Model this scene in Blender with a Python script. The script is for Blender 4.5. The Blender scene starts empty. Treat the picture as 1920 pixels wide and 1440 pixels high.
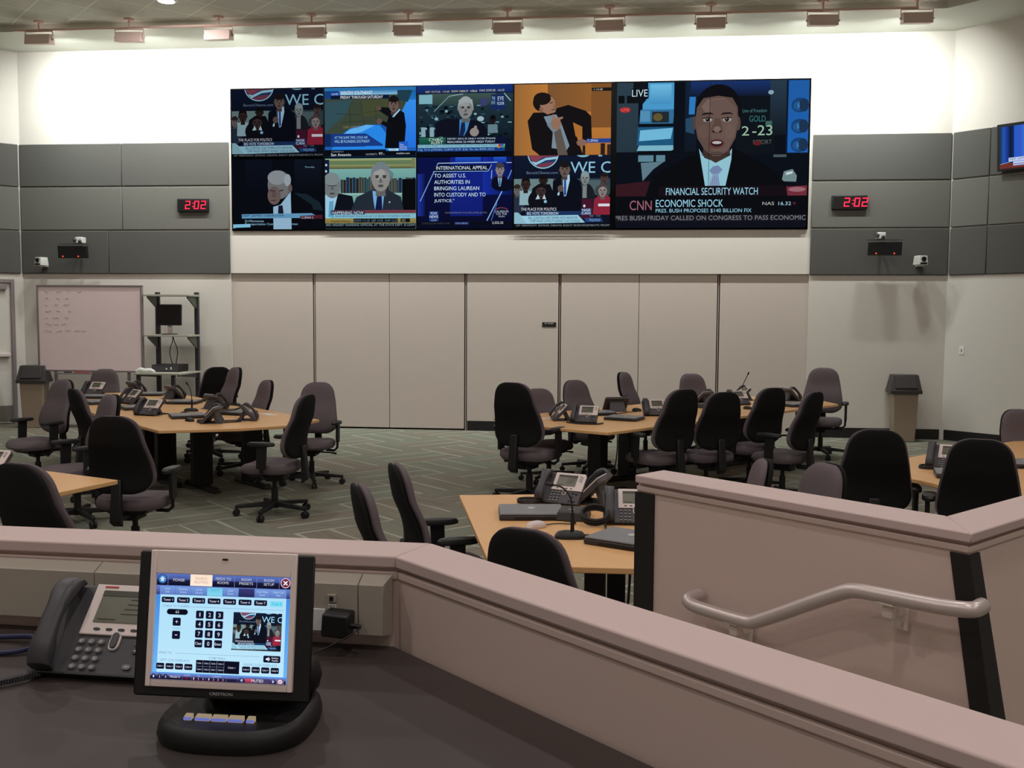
import bpy, bmesh, math, random
from mathutils import Vector, Matrix
random.seed(7)
sc = bpy.context.scene
col = sc.collection
R = math.radians

# ------------------------------------------------------------------ camera, world, light, exposure
cam_data = bpy.data.cameras.new('camera')
cam = bpy.data.objects.new('camera', cam_data); col.objects.link(cam)
pitch, roll, yaw = .0700439, .0059333, .106416
def lev(x, y, z=0):
    xl = math.cos(roll)*x + math.sin(roll)*y; yl = -math.sin(roll)*x + math.cos(roll)*y
    v = Vector((xl, math.cos(pitch)*z - math.sin(pitch)*yl, -math.sin(pitch)*z - math.cos(pitch)*yl))
    return Matrix.Rotation(yaw, 3, 'Z') @ v
a, b, c = lev(1, 0, 0), lev(0, -1, 0), lev(0, 0, -1)
cam.matrix_world = Matrix(((a.x, b.x, c.x, 0), (a.y, b.y, c.y, 0), (a.z, b.z, c.z, 1.8), (0, 0, 0, 1)))
cam_data.sensor_width = 36; cam_data.lens = 36*1880/1920
cam_data.clip_start = .02; cam_data.clip_end = 100
sc.camera = cam
sc.view_settings.view_transform = 'Standard'; sc.view_settings.look = 'None'
sc.view_settings.gamma = 1; sc.view_settings.use_curve_mapping = False
sc.view_settings.exposure = 0.0
world = bpy.data.worlds.new('world'); sc.world = world; world.use_nodes = True
world.node_tree.nodes['Background'].inputs[0].default_value = (.9, .85, .8, 1)
world.node_tree.nodes['Background'].inputs[1].default_value = .02

def area(name, loc, target, sx, sy, watts, color, shape='RECTANGLE', spread=180):
    l = bpy.data.lights.new(name, 'AREA'); l.shape = shape; l.size = sx; l.size_y = sy
    l.energy = watts; l.color = color; l.spread = R(spread)
    o = bpy.data.objects.new(name, l); col.objects.link(o); o.location = loc
    d = Vector(target) - Vector(loc)
    o.rotation_euler = d.to_track_quat('-Z', 'Y').to_euler()
    return o
# recessed downlights in the tiled ceiling (most of them above and behind the view)
DOWN = [(-7.2, 1.5), (-3.6, 1.5), (0, 1.5), (3.6, 1.5), (-7.2, 5), (-3.6, 5), (0, 5), (3.6, 5),
        (-7.2, 8.5), (-3.6, 8.5), (0, 8.5), (3.6, 8.5), (-6.08, 13.15), (-3.6, -2), (0, -2), (3.6, -2)]  # last row, behind the camera, is added to brighten the near low walls
DOWN_W = 37
for x, y in DOWN:
    area('downlight_lamp', (x, y, 5.925), (x, y, 0), .2, .2, DOWN_W, (1, .918, .89), 'DISK')
WASH = [-8.36, -7.0, -5.68, -4.33, -2.96, -1.58, -.19, 1.16, 2.62, 3.82]
WASH_W = 42

# ------------------------------------------------------------------ materials
def lin(c):
    return tuple((x/255/12.92 if x/255 <= .04045 else ((x/255 + .055)/1.055)**2.4) for x in c)
MATS = {}
def mat(name, c, rough=.6, metal=0, spec=.4, noise=0, nscale=60, bump=0, coat=0):
    if name in MATS: return MATS[name]
    m = bpy.data.materials.new(name); m.use_nodes = True; nt = m.node_tree
    p = nt.nodes['Principled BSDF']; l = lin(c)
    p.inputs['Base Color'].default_value = (*l, 1); p.inputs['Roughness'].default_value = rough
    p.inputs['Metallic'].default_value = metal; p.inputs['Specular IOR Level'].default_value = spec
    if coat: p.inputs['Coat Weight'].default_value = coat
    if noise or bump:
        tc = nt.nodes.new('ShaderNodeTexCoord'); n = nt.nodes.new('ShaderNodeTexNoise')
        n.inputs['Scale'].default_value = nscale; n.inputs['Detail'].default_value = 3
        nt.links.new(tc.outputs['Object'], n.inputs['Vector'])
        if noise:
            mx = nt.nodes.new('ShaderNodeMix'); mx.data_type = 'RGBA'
            mx.inputs['A'].default_value = (*[x*(1-noise) for x in l], 1)
            mx.inputs['B'].default_value = (*[min(1, x*(1+noise)) for x in l], 1)
            nt.links.new(n.outputs['Fac'], mx.inputs['Factor']); nt.links.new(mx.outputs['Result'], p.inputs['Base Color'])
        if bump:
            b = nt.nodes.new('ShaderNodeBump'); b.inputs['Strength'].default_value = bump; b.inputs['Distance'].default_value = .002
            nt.links.new(n.outputs['Fac'], b.inputs['Height']); nt.links.new(b.outputs['Normal'], p.inputs['Normal'])
    MATS[name] = m; return m
def emit(name, c, s):
    if name in MATS: return MATS[name]
    m = bpy.data.materials.new(name); m.use_nodes = True; p = m.node_tree.nodes['Principled BSDF']
    p.inputs['Base Color'].default_value = (0, 0, 0, 1)
    p.inputs['Emission Color'].default_value = (*lin(c), 1); p.inputs['Emission Strength'].default_value = s
    MATS[name] = m; return m
def screen_mat():
    m = bpy.data.materials.new('lit_screen'); m.use_nodes = True; nt = m.node_tree; nt.nodes.remove(nt.nodes['Principled BSDF'])
    e = nt.nodes.new('ShaderNodeEmission'); at = nt.nodes.new('ShaderNodeVertexColor'); at.layer_name = 'Col'
    nt.links.new(at.outputs['Color'], e.inputs['Color']); nt.links.new(e.outputs[0], nt.nodes['Material Output'].inputs['Surface'])
    return m
M_SCREEN = screen_mat()
class NT:
    """tiny node-graph helper"""
    def __init__(s, name):
        s.m = bpy.data.materials.new(name); s.m.use_nodes = True; s.nt = s.m.node_tree; s.p = s.nt.nodes['Principled BSDF']
    def put(s, inp, v):
        if hasattr(v, 'is_output'): s.nt.links.new(v, inp)
        else: inp.default_value = v
    def math(s, op, a, b=0., c=0.):
        n = s.nt.nodes.new('ShaderNodeMath'); n.operation = op
        s.put(n.inputs[0], a); s.put(n.inputs[1], b); s.put(n.inputs[2], c); return n.outputs[0]
    def pos(s):
        g = s.nt.nodes.new('ShaderNodeNewGeometry'); x = s.nt.nodes.new('ShaderNodeSeparateXYZ')
        s.nt.links.new(g.outputs['Position'], x.inputs[0]); return x.outputs
    def vec(s, x, y, z=0.):
        n = s.nt.nodes.new('ShaderNodeCombineXYZ')
        for i, v in enumerate((x, y, z)): s.put(n.inputs[i], v)
        return n.outputs[0]
    def noise(s, v, scale, detail=2):
        n = s.nt.nodes.new('ShaderNodeTexNoise'); s.nt.links.new(v, n.inputs['Vector'])
        n.inputs['Scale'].default_value = scale; n.inputs['Detail'].default_value = detail; return n.outputs['Fac']
    def white(s, v):
        n = s.nt.nodes.new('ShaderNodeTexWhiteNoise'); s.nt.links.new(v, n.inputs['Vector']); return n.outputs['Value']
    def mix(s, f, a, b):
        n = s.nt.nodes.new('ShaderNodeMix'); n.data_type = 'RGBA'; s.put(n.inputs['Factor'], f)
        for k, v in (('A', a), ('B', b)):
            if hasattr(v, 'is_output'): s.nt.links.new(v, n.inputs[k])
            else: n.inputs[k].default_value = (*lin(v), 1)
        return n.outputs['Result']
    def mixf(s, f, a, b):
        n = s.nt.nodes.new('ShaderNodeMix'); s.put(n.inputs[0], f); s.put(n.inputs[2], a); s.put(n.inputs[3], b); return n.outputs[0]
    def color(s, v, rough=.8, spec=.3):
        s.nt.links.new(v, s.p.inputs['Base Color']); s.p.inputs['Roughness'].default_value = rough
        s.p.inputs['Specular IOR Level'].default_value = spec; return s.m
def rot45(t):
    x, y, z = t.pos(); k = .70711
    return t.math('MULTIPLY', t.math('ADD', x, y), k), t.math('MULTIPLY', t.math('SUBTRACT', y, x), k)
def carpet():
    t = NT('carpet'); u, v = rot45(t); A = .92
    iu, iv = t.math('FLOOR', t.math('DIVIDE', u, A)), t.math('FLOOR', t.math('DIVIDE', v, A))
    par = t.math('FLOORED_MODULO', t.math('ADD', iu, iv), 2)
    fu, fv = t.math('FRACT', t.math('DIVIDE', u, A)), t.math('FRACT', t.math('DIVIDE', v, A))
    across = t.mixf(par, fv, fu); along = t.mixf(par, u, v)
    s3 = t.math('MULTIPLY', across, 3.); si, sf = t.math('FLOOR', s3), t.math('FRACT', s3)
    wn = t.white(t.vec(iu, iv, si))
    basec = t.mix(wn, (122, 127, 112), (129, 119, 107))
    st = t.noise(t.vec(t.math('MULTIPLY', along, 2.2), t.math('MULTIPLY', across, 55.), t.math('MULTIPLY', iu, 3.1)), 1., 3)
    stf = t.math('MULTIPLY', t.math('SUBTRACT', st, .42), 2.2)
    c1 = t.mix(t.math('MULTIPLY', stf, .5), basec, (168, 172, 158))
    br = t.noise(t.vec(t.math('MULTIPLY', along, 1.7), t.math('ADD', t.math('MULTIPLY', iv, 7.3), si), iu), 1., 1)
    wid = t.math('MULTIPLY', br, .2)
    line = t.math('LESS_THAN', sf, t.math('SUBTRACT', wid, .015))
    c2 = t.mix(t.math('MULTIPLY', line, .6), c1, (188, 194, 182))
    fine = t.noise(t.vec(*t.pos()), 130., 2)
    c3 = t.mix(t.math('MULTIPLY', fine, .3), c2, (76, 76, 68))
    return t.color(c3, .95, .1)
def tiles():
    t = NT('ceiling_tile'); u, v = rot45(t)
    fu, fv = t.math('FRACT', t.math('DIVIDE', u, .61)), t.math('FRACT', t.math('DIVIDE', v, .61))
    g = t.math('MAXIMUM', t.math('LESS_THAN', fu, .032), t.math('LESS_THAN', fv, .032))
    n = t.noise(t.vec(*t.pos()), 45., 3)
    return t.color(t.mix(g, t.mix(n, (200, 201, 188), (222, 222, 210)), (240, 243, 232)), .9, .1)
def wood():
    t = NT('beech_laminate'); x, y, z = t.pos()
    s = t.noise(t.vec(t.math('MULTIPLY', t.math('ADD', x, y), 34.), t.math('MULTIPLY', t.math('SUBTRACT', y, x), 1.6), z), 1., 3)
    return t.color(t.mix(s, (218, 168, 112), (230, 184, 130)), .35, .4)
M_CARPET, M_TILE, M_WOOD = carpet(), tiles(), wood()
M_WALL = mat('cream_wall_paint', (212, 206, 198), .75, spec=.2, noise=.02, nscale=30)
M_SIDE = mat('cream_side_wall_paint', (208, 203, 195), .75, spec=.2, noise=.02, nscale=30)
M_SOFFIT = mat('soffit_paint', (202, 204, 194), .8, spec=.1)
M_DOOR = mat('closet_laminate', (200, 188, 179), .6, spec=.3, noise=.02, nscale=12)
M_SEAM = mat('dark_seam', (72, 62, 54), .8)
M_ACOU = mat('grey_acoustic_fabric', (90, 89, 86), .95, spec=.05, noise=.12, nscale=400, bump=.3)
M_ACOUM = mat('mid_grey_acoustic_fabric', (108, 107, 102), .95, spec=.05, noise=.12, nscale=400, bump=.3)
M_BASE = mat('black_rubber_base', (26, 25, 25), .5)
M_PART = mat('partition_paint', (207, 186, 177), .65, spec=.3, noise=.015, nscale=20)
M_CAP = mat('partition_cap', (198, 177, 173), .55, spec=.3, noise=.015, nscale=20)
M_DESK = mat('dark_desk_laminate', (58, 50, 48), .5, spec=.4, noise=.08, nscale=8)
M_RACE = mat('grey_raceway', (166, 158, 146), .5, metal=.0, noise=.02)
M_FAB = mat('mauve_grey_fabric', (104, 95, 99), .95, spec=.1, noise=.14, nscale=300, bump=.3)
M_BLK = mat('black_plastic', (24, 24, 25), .5, spec=.4)
M_BLK2 = mat('black_back_fabric', (28, 28, 28), .85, spec=.15, noise=.15, nscale=200)
M_CHAR = mat('charcoal_phone_plastic', (70, 68, 72), .5, spec=.4)
M_CHAR2 = mat('dark_handset_plastic', (58, 56, 61), .45, spec=.5)
M_SILV = mat('silver_plastic', (216, 203, 199), .4)
M_PANEL = mat('pale_bezel_plastic', (238, 222, 216), .45)
M_LCD = mat('grey_lcd', (98, 97, 82), .3, spec=.5)
M_LAP = mat('slate_laptop_lid', (122, 124, 128), .4, spec=.5)
M_LAPD = mat('laptop_dark_base', (54, 52, 54), .5)
M_STEEL = mat('brushed_steel', (206, 194, 190), .36, metal=.45)
M_WB = mat('whiteboard_enamel', (246, 224, 226), .35, spec=.4)
M_ALU = mat('aluminium_frame', (150, 140, 142), .4, metal=.4)
M_BEIGE = mat('beige_plastic', (146, 130, 112), .6)
M_LIDB = mat('black_bin_lid', (52, 48, 48), .45)
M_SHELF = mat('pale_grey_shelf', (176, 174, 160), .5)
M_RACK = mat('dark_rack_metal', (44, 42, 50), .45, spec=.5)
M_BRKT = mat('green_grey_bracket', (92, 98, 88), .5)
M_WHITE = mat('white_plastic', (226, 226, 222), .5)
M_KEY = mat('grey_key', (120, 118, 120), .4)
M_DKEY = mat('dark_key', (34, 33, 36), .4)
M_INK = mat('faint_marker_ink', (206, 184, 200), .6)
M_RED = mat('red_marker', (170, 50, 50), .5)
M_GLASS = mat('dark_glass', (34, 30, 30), .2, spec=.5)
M_FIX = mat('fixture_mauve_paint', (220, 198, 190), .6)
M_PIPE = mat('conduit_paint', (222, 192, 180), .6)
M_LED = emit('red_led', (255, 40, 80), 1.3)
M_DOT = emit('red_indicator', (255, 70, 40), 1.5)
M_LAMP = emit('lamp_face', (255, 238, 228), 6)
M_BTN = emit('backlit_button', (206, 184, 150), .5); M_BTNB = emit('backlit_button_edge', (120, 130, 220), .7)
M_VOID = mat('matt_black_gap', (10, 10, 11), .95, spec=0)
M_BRKS = mat('bracket_steel', (226, 216, 208), .4, metal=.25)
M_KICK = mat('steel_kick_plate', (150, 148, 140), .4, metal=.7)
M_TEAL = mat('dark_metal_leg', (30, 28, 30), .5)
M_LCDT = mat('lcd_text', (62, 62, 52), .5)
M_LOGO = mat('pale_logo', (206, 206, 206), .4)

# ------------------------------------------------------------------ mesh helpers
class MB:
    def __init__(s, M=None): s.bm = bmesh.new(); s.mats = []; s.M = M or Matrix()
    def mi(s, m):
        if m not in s.mats: s.mats.append(m)
        return s.mats.index(m)
    def _f(s, vs, i):
        try:
            f = s.bm.faces.new(vs); f.material_index = i
        except ValueError: pass
    def V(s, p): return s.bm.verts.new(s.M @ Vector(p))
    def hexa(s, pts, m):
        """eight corners: bottom four (ccw), top four"""
        i = s.mi(m); v = [s.V(p) for p in pts]
        for q in ((3, 2, 1, 0), (4, 5, 6, 7), (0, 1, 5, 4), (1, 2, 6, 5), (2, 3, 7, 6), (3, 0, 4, 7)): s._f([v[k] for k in q], i)
        return s
    def box(s, c, d, m, top=None, T=None):
        x, y, z = c; a, b, h = d[0]/2, d[1]/2, d[2]/2; ta, tb = (a, b) if top is None else (top[0]/2, top[1]/2)
        pts = [(x-a, y-b, z-h), (x+a, y-b, z-h), (x+a, y+b, z-h), (x-a, y+b, z-h), (x-ta, y-tb, z+h), (x+ta, y-tb, z+h), (x+ta, y+tb, z+h), (x-ta, y+tb, z+h)]
        if T: pts = [T @ Vector(p) for p in pts]
        return s.hexa(pts, m)
    def prism(s, poly, z0, z1, m, T=None):
        i = s.mi(m); n = len(poly)
        if sum(poly[k][0]*poly[(k+1) % n][1] - poly[(k+1) % n][0]*poly[k][1] for k in range(n)) < 0: poly = poly[::-1]
        f = (lambda p: T @ Vector(p)) if T else (lambda p: p)
        lo = [s.V(f((x, y, z0))) for x, y in poly]; hi = [s.V(f((x, y, z1))) for x, y in poly]
        s._f(lo[::-1], i); s._f(hi, i)
        for k in range(n): s._f([lo[k], lo[(k+1) % n], hi[(k+1) % n], hi[k]], i)
        return s
    def loft(s, rings, m, caps=True):
        i = s.mi(m); R_ = [[s.V(p) for p in r] for r in rings]; n = len(R_[0])
        for A, B in zip(R_, R_[1:]):
            for k in range(n): s._f([A[k], A[(k+1) % n], B[(k+1) % n], B[k]], i)
        if caps: s._f(R_[0][::-1], i); s._f(R_[-1], i)
        return s
    def cyl(s, p0, p1, r, m, n=14, r2=None, caps=True):
        p0, p1 = Vector(p0), Vector(p1); d = (p1-p0).normalized()
        u = d.orthogonal().normalized(); w = d.cross(u); r2 = r if r2 is None else r2
        ring = lambda p, q: [p + u*q*math.cos(2*math.pi*k/n) + w*q*math.sin(2*math.pi*k/n) for k in range(n)]
        return s.loft([ring(p0, r), ring(p1, r2)], m, caps)
    def tube(s, pts, r, m, n=8, smooth=0):
        pts = [Vector(p) for p in pts]
        for _ in range(smooth):
            q = [pts[0]]; rq = [r[0]] if isinstance(r, list) else None
            for i, (A, B) in enumerate(zip(pts, pts[1:])):
                q += [A*.75+B*.25, A*.25+B*.75]
                if rq: rq += [r[i]*.75+r[i+1]*.25, r[i]*.25+r[i+1]*.75]
            if rq: r = rq + [r[-1]]
            pts = q + [pts[-1]]
        rings = []; u = None
        for k, p in enumerate(pts):
            t = (pts[min(k+1, len(pts)-1)] - pts[max(k-1, 0)]).normalized()
            u = (u - t*u.dot(t)).normalized() if u is not None and (u - t*u.dot(t)).length > 1e-6 else t.orthogonal().normalized()
            w = t.cross(u); rr = r[k] if isinstance(r, list) else r
            rings.append([p + u*rr*math.cos(2*math.pi*j/n) + w*rr*math.sin(2*math.pi*j/n) for j in range(n)])
        return s.loft(rings, m)
    def ball(s, c, r, m, sq=(1, 1, 1), n=12):
        rings = []
        for k in range(1, n//2):
            a_ = math.pi*k/(n//2)
            rings.append([(c[0]+r*sq[0]*math.sin(a_)*math.cos(2*math.pi*j/n), c[1]+r*sq[1]*math.sin(a_)*math.sin(2*math.pi*j/n), c[2]-r*sq[2]*math.cos(a_)) for j in range(n)])
        return s.loft(rings, m)
    def build(s, name, parent=None, bevel=0, smooth=True, seg=2):
        me = bpy.data.meshes.new(name)
        bmesh.ops.recalc_face_normals(s.bm, faces=s.bm.faces)
        s.bm.to_mesh(me); s.bm.free()
        for m in s.mats: me.materials.append(m)
        if smooth:
            me.polygons.foreach_set('use_smooth', [True]*len(me.polygons)); me.set_sharp_from_angle(angle=R(38))
        o = bpy.data.objects.new(name, me); col.objects.link(o)
        if parent: o.parent = parent
        if bevel:
            bv = o.modifiers.new('bevel', 'BEVEL'); bv.width = bevel; bv.segments = seg; bv.limit_method = 'ANGLE'; bv.angle_limit = R(40)
        return o
def tag(o, label=None, cat=None, group=None, kind=None):
    for k, v in (('label', label), ('category', cat), ('group', group), ('kind', kind)):
        if v: o[k] = v
    return o
def struct(o): o['kind'] = 'structure'; return o
def thing(name, label, cat, loc=(0, 0, 0), rz=0, group=None):
    o = bpy.data.objects.new(name, None); col.objects.link(o); o.location = loc; o.rotation_euler = (0, 0, rz)
    o.empty_display_size = .1
    return tag(o, label, cat, group)
def dup(root, loc, rz, label, group=None, scale=1):
    r = root.copy(); col.objects.link(r); r.location = loc; r.rotation_euler = (0, 0, rz); r.scale = (scale,)*3
    r['label'] = label
    if group: r['group'] = group
    def kids(src, dst):
        for ch in list(src.children):
            c_ = ch.copy(); col.objects.link(c_); c_.parent = dst; kids(ch, c_)
    kids(root, r)
    return r
def sup(a, b, p, n):
    """superellipse outline"""
    out = []
    for k in range(n):
        t = 2*math.pi*k/n; cx, sx = math.cos(t), math.sin(t)
        out.append((a*math.copysign(abs(cx)**(2/p), cx), b*math.copysign(abs(sx)**(2/p), sx)))
    return out
def text_polys(s, size_res=3):
    cu = bpy.data.curves.new('t', 'FONT'); cu.body = s; cu.resolution_u = size_res
    o = bpy.data.objects.new('t', cu); col.objects.link(o)
    dg = bpy.context.evaluated_depsgraph_get(); me = o.evaluated_get(dg).to_mesh()
    v = [tuple(x.co[:2]) for x in me.vertices]; f = [tuple(p.vertices) for p in me.polygons]
    o.evaluated_get(dg).to_mesh_clear(); bpy.data.objects.remove(o); bpy.data.curves.remove(cu)
    return v, f
TXT = {}
def text(s):
    if s not in TXT: TXT[s] = text_polys(s)
    v, f = TXT[s]
    return v, f, min(p[0] for p in v), max(p[0] for p in v), min(p[1] for p in v), max(p[1] for p in v)
def lettering(mb, s, origin, ux, uy, w, h, m, out):
    """raised flat lettering inside a w x h box, out = unit normal"""
    v, f, x0, x1, y0, y1 = text(s); i = mb.mi(m); o = Vector(origin); ux, uy = Vector(ux), Vector(uy); n = Vector(out)*.0012
    pv = [mb.V(o + ux*((x-x0)/(x1-x0)*w) + uy*((y-y0)/(y1-y0)*h) + n) for x, y in v]
    for q in f: mb._f([pv[k] for k in q], i)

# ------------------------------------------------------------------ flat picture painter (for lit screens)
class Paint:
    """x right, y down in its own pixel frame, mapped to a rectangle of a flat screen"""
    def __init__(s, org, ux, uy, out, frame, step=.00022):
        s.bm = bmesh.new(); s.cl = s.bm.loops.layers.float_color.new('Col')
        s.o, s.ux, s.uy, s.n = Vector(org), Vector(ux), Vector(uy), Vector(out)
        s.fr = frame; s.k = 0; s.step = step; s.g = 1.0; s.off = (0, 0, 1, 1); s.cr = None
    def tf(s, x, y):
        a, b_, sx, sy = s.off; return a + x*sx, b_ + y*sy
    def clip(s, P):
        x0, y0, x1, y1 = s.cr or s.fr
        for ax, lim, sg in ((0, x0, 1), (0, x1, -1), (1, y0, 1), (1, y1, -1)):
            Q = []
            for A, B in zip(P, P[1:]+P[:1]):
                da, db = sg*(A[ax]-lim), sg*(B[ax]-lim)
                if da >= 0: Q.append(A)
                if (da >= 0) != (db >= 0):
                    t = da/(da-db); Q.append(tuple(A[i]+(B[i]-A[i])*t for i in range(len(A))))
            P = Q
            if len(P) < 3: return []
        return P
    def face(s, P, raw=False):
        """P = [(x,y,r,g,b)]"""
        P = s.clip(P if raw else [(*s.tf(p[0], p[1]), *p[2:]) for p in P])
        if len(P) < 3: return
        x0, y0, x1, y1 = s.fr
        vs = [s.bm.verts.new(s.o + s.ux*((p[0]-x0)/(x1-x0)) + s.uy*((p[1]-y0)/(y1-y0)) + s.n*(s.k*s.step)) for p in P]
        try: f = s.bm.faces.new(vs)
        except ValueError: return
        for l, p in zip(f.loops, P): l[s.cl] = (*[q*s.g for q in p[2:5]], 1)
    def poly(s, P, c): s.k += 1; l = lin(c); s.face([(*p, *l) for p in P])
    def rect(s, x0, y0, x1, y1, c, c2=None, horiz=False):
        s.k += 1; a, b_ = lin(c), lin(c2 or c)
        q = (a, a, b_, b_) if not horiz else (a, b_, b_, a)
        s.face([(x, y, *k) for (x, y), k in zip(((x0, y0), (x1, y0), (x1, y1), (x0, y1)), q)])
    def ell(s, cx, cy, rx, ry, c, n=20, a0=0, a1=360):
        s.poly([(cx+rx*math.cos(R(a0+(a1-a0)*k/n)), cy+ry*math.sin(R(a0+(a1-a0)*k/n))) for k in range(n if a1-a0 >= 360 else n+1)], c)
    def line(s, x0, y0, x1, y1, w, c):
        d = Vector((x1-x0, y1-y0)).normalized(); n = Vector((-d.y, d.x))*w/2
        s.poly([(x0+n.x, y0+n.y), (x1+n.x, y1+n.y), (x1-n.x, y1-n.y), (x0-n.x, y0-n.y)], c)
    def text(s, t, x0, y0, x1, y1, c):
        s.k += 1; v, f, a, b_, lo, hi = text(t); l = lin(c)
        P = [s.tf(x0+(x-a)/(b_-a)*(x1-x0), y1-(y-lo)/(hi-lo)*(y1-y0)) for x, y in v]
        for q in f: s.face([(*P[k], *l) for k in q], raw=True)
    def head(s, cx, cy, rx, ry, skin, hair, style=0, glasses=False):
        dk = tuple(x*.72 for x in skin); lt = tuple(min(255, x*1.14) for x in skin)
        s.ell(cx-rx*1.02, cy+ry*.05, rx*.16, ry*.22, dk); s.ell(cx+rx*1.02, cy+ry*.05, rx*.16, ry*.22, dk)
        s.poly([(cx-rx*.5, cy+ry*.5), (cx+rx*.5, cy+ry*.5), (cx+rx*.55, cy+ry*1.35), (cx-rx*.55, cy+ry*1.35)], dk)
        s.ell(cx, cy-ry*.16, rx*1.08, ry*.98, hair, 24)
        s.ell(cx, cy+ry*.04, rx, ry*.96, skin, 24)
        s.ell(cx-rx*.12, cy-ry*.25, rx*.62, ry*.42, lt)
        if style == 0: s.ell(cx, cy-ry*.62, rx*1.02, ry*.42, hair, 16)
        elif style == 1: s.poly([(cx-rx*1.05, cy-ry*.1), (cx-rx*.95, cy-ry*.8), (cx, cy-ry*1.1), (cx+rx*.95, cy-ry*.8), (cx+rx*1.05, cy-ry*.1), (cx+rx*.75, cy-ry*.45), (cx, cy-ry*.62), (cx-rx*.75, cy-ry*.4)], hair)
        elif style == 2: s.poly([(cx+rx*.5, cy-ry*.75), (cx+rx*1.06, cy-ry*.4), (cx+rx*1.06, cy+ry*.1), (cx+rx*.82, cy), (cx+rx*.78, cy-ry*.35)], hair)
        for sg in (-1, 1):
            s.ell(cx+sg*rx*.4, cy-ry*.12, rx*.24, ry*.07, tuple(x*.5 for x in skin)); s.ell(cx+sg*rx*.4, cy-ry*.02, rx*.19, ry*.07, (225, 222, 222) if rx > 150 else tuple(x*.4 for x in skin))
            if rx > 150: s.ell(cx+sg*rx*.4, cy-ry*.02, rx*.085, ry*.07, (38, 26, 24))
        if glasses:
            for sg in (-1, 1): s.line(cx+sg*rx*.15, cy-ry*.08, cx+sg*rx*.7, cy-ry*.08, rx*.08, (40, 44, 48))
        s.poly([(cx-rx*.06, cy), (cx+rx*.06, cy), (cx+rx*.2, cy+ry*.33), (cx, cy+ry*.4), (cx-rx*.2, cy+ry*.33)], dk)
        s.ell(cx, cy+ry*.6, rx*.32, ry*.1, tuple(x*.55 for x in skin))
        if rx > 150: s.ell(cx, cy+ry*.585, rx*.2, ry*.035, (200, 190, 188))
    def suit(s, cx, top, w, bot, suitc, shirt, tie, sl=.35):
        s.poly([(cx-w*.28, top), (cx-w*sl-w*.1, top+w*.12), (cx-w*.5, top+w*.3), (cx-w*.54, bot), (cx+w*.54, bot), (cx+w*.5, top+w*.3), (cx+w*sl+w*.1, top+w*.12), (cx+w*.28, top)], suitc)
        s.poly([(cx-w*.15, top-w*.06), (cx+w*.15, top-w*.06), (cx+w*.05, top+w*.62), (cx-w*.05, top+w*.62)], shirt)
        s.poly([(cx-w*.04, top+w*.05), (cx+w*.04, top+w*.05), (cx+w*.05, top+w*.55), (cx, top+w*.62), (cx-w*.05, top+w*.55)], tie)
    def build(s, name, parent):
        me = bpy.data.meshes.new(name); s.bm.to_mesh(me); s.bm.free(); me.materials.append(M_SCREEN)
        o = bpy.data.objects.new(name, me); col.objects.link(o); o.parent = parent; return o
# ------------------------------------------------------------------ the room shell
D = 15.16; XL, XR = -9.475, 4.70; DX0, DX1 = -6.04, 2.755; HZ = 2.405; CZ = 5.85
k45 = math.sqrt(.5)
def along(x, y, dx, dy, s, off=0):
    """point on a wall line: start, unit direction, distance, offset to the left of the direction"""
    return (x + dx*s - dy*off, y + dy*s + dx*off)
m = MB(); m.box((-2.4, 5.6, -.05), (22.4, 20.2, .1), M_CARPET); struct(m.build('floor'))
m = MB(); m.box((-2.4, 5.6, 6.0), (22.4, 20.2, .1), M_TILE); struct(m.build('ceiling'))
m = MB()
m.box(((XL+DX0)/2, D+.1, 3), (DX0-XL, .2, 6), M_WALL); m.box(((DX1+XR)/2, D+.1, 3), (XR-DX1, .2, 6), M_WALL)
m.box(((DX0+DX1)/2, D+.1, (HZ+6)/2), (DX1-DX0, .2, 6-HZ), M_WALL); m.box(((DX0+DX1)/2, D+.29, 1.2), (DX1-DX0+.2, .08, 2.6), M_SEAM)
struct(m.build('wall_back'))
WL = (XL, D, -k45, -k45); WR = (XR, D, k45, -k45)
def slab45(W, s0, s1, z0, z1, t0, t1, mt, mb):
    sg = 1 if W is WL else -1   # room side is to the left of the left wall's direction
    P = [along(*W, s0, sg*t0), along(*W, s1, sg*t0), along(*W, s1, sg*t1), along(*W, s0, sg*t1)]
    return mb.prism(P, z0, z1, mt)
# left angled wall with a door opening, right angled wall
DS0, DS1, DZ = .19, 1.15, 2.243
m = MB(); slab45(WL, -.1, DS0-.05, 0, 6, 0, -.18, M_SIDE, m); slab45(WL, DS1+.05, 5.66, 0, 6, 0, -.18, M_SIDE, m); slab45(WL, DS0-.05, DS1+.05, DZ+.05, 6, 0, -.18, M_SIDE, m)
struct(m.build('wall_left'))
m = MB(); slab45(WR, -.1, 5.66, 0, 6, 0, -.18, M_SIDE, m); struct(m.build('wall_right'))
m = MB(); m.box((-13.57, 3.6, 3), (.18, 15.2, 6), M_WALL); struct(m.build('wall_far_left'))
m = MB(); m.box((8.79, 3.6, 3), (.18, 15.2, 6), M_WALL); struct(m.build('wall_far_right'))
m = MB(); m.box((-2.4, -4.1, 3), (22.4, .2, 6), M_WALL); struct(m.build('wall_behind'))
# painted border of the ceiling, a step below the tiles
bx0, bx1 = -9.02, 4.24
m = MB(); m.prism([(XL, D), (XR, D), (bx1, 14.06), (bx0, 14.06)], CZ, 5.95, M_SOFFIT)
m.prism([(XL, D), (bx0, 14.06), along(bx0, 14.06, -k45, -k45, 5), along(XL, D, -k45, -k45, 5.4)], CZ, 5.95, M_SOFFIT)
m.prism([(XR, D), (bx1, 14.06), along(bx1, 14.06, k45, -k45, 5), along(XR, D, k45, -k45, 5.4)], CZ, 5.95, M_SOFFIT)
struct(m.build('trim_1'))
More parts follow.
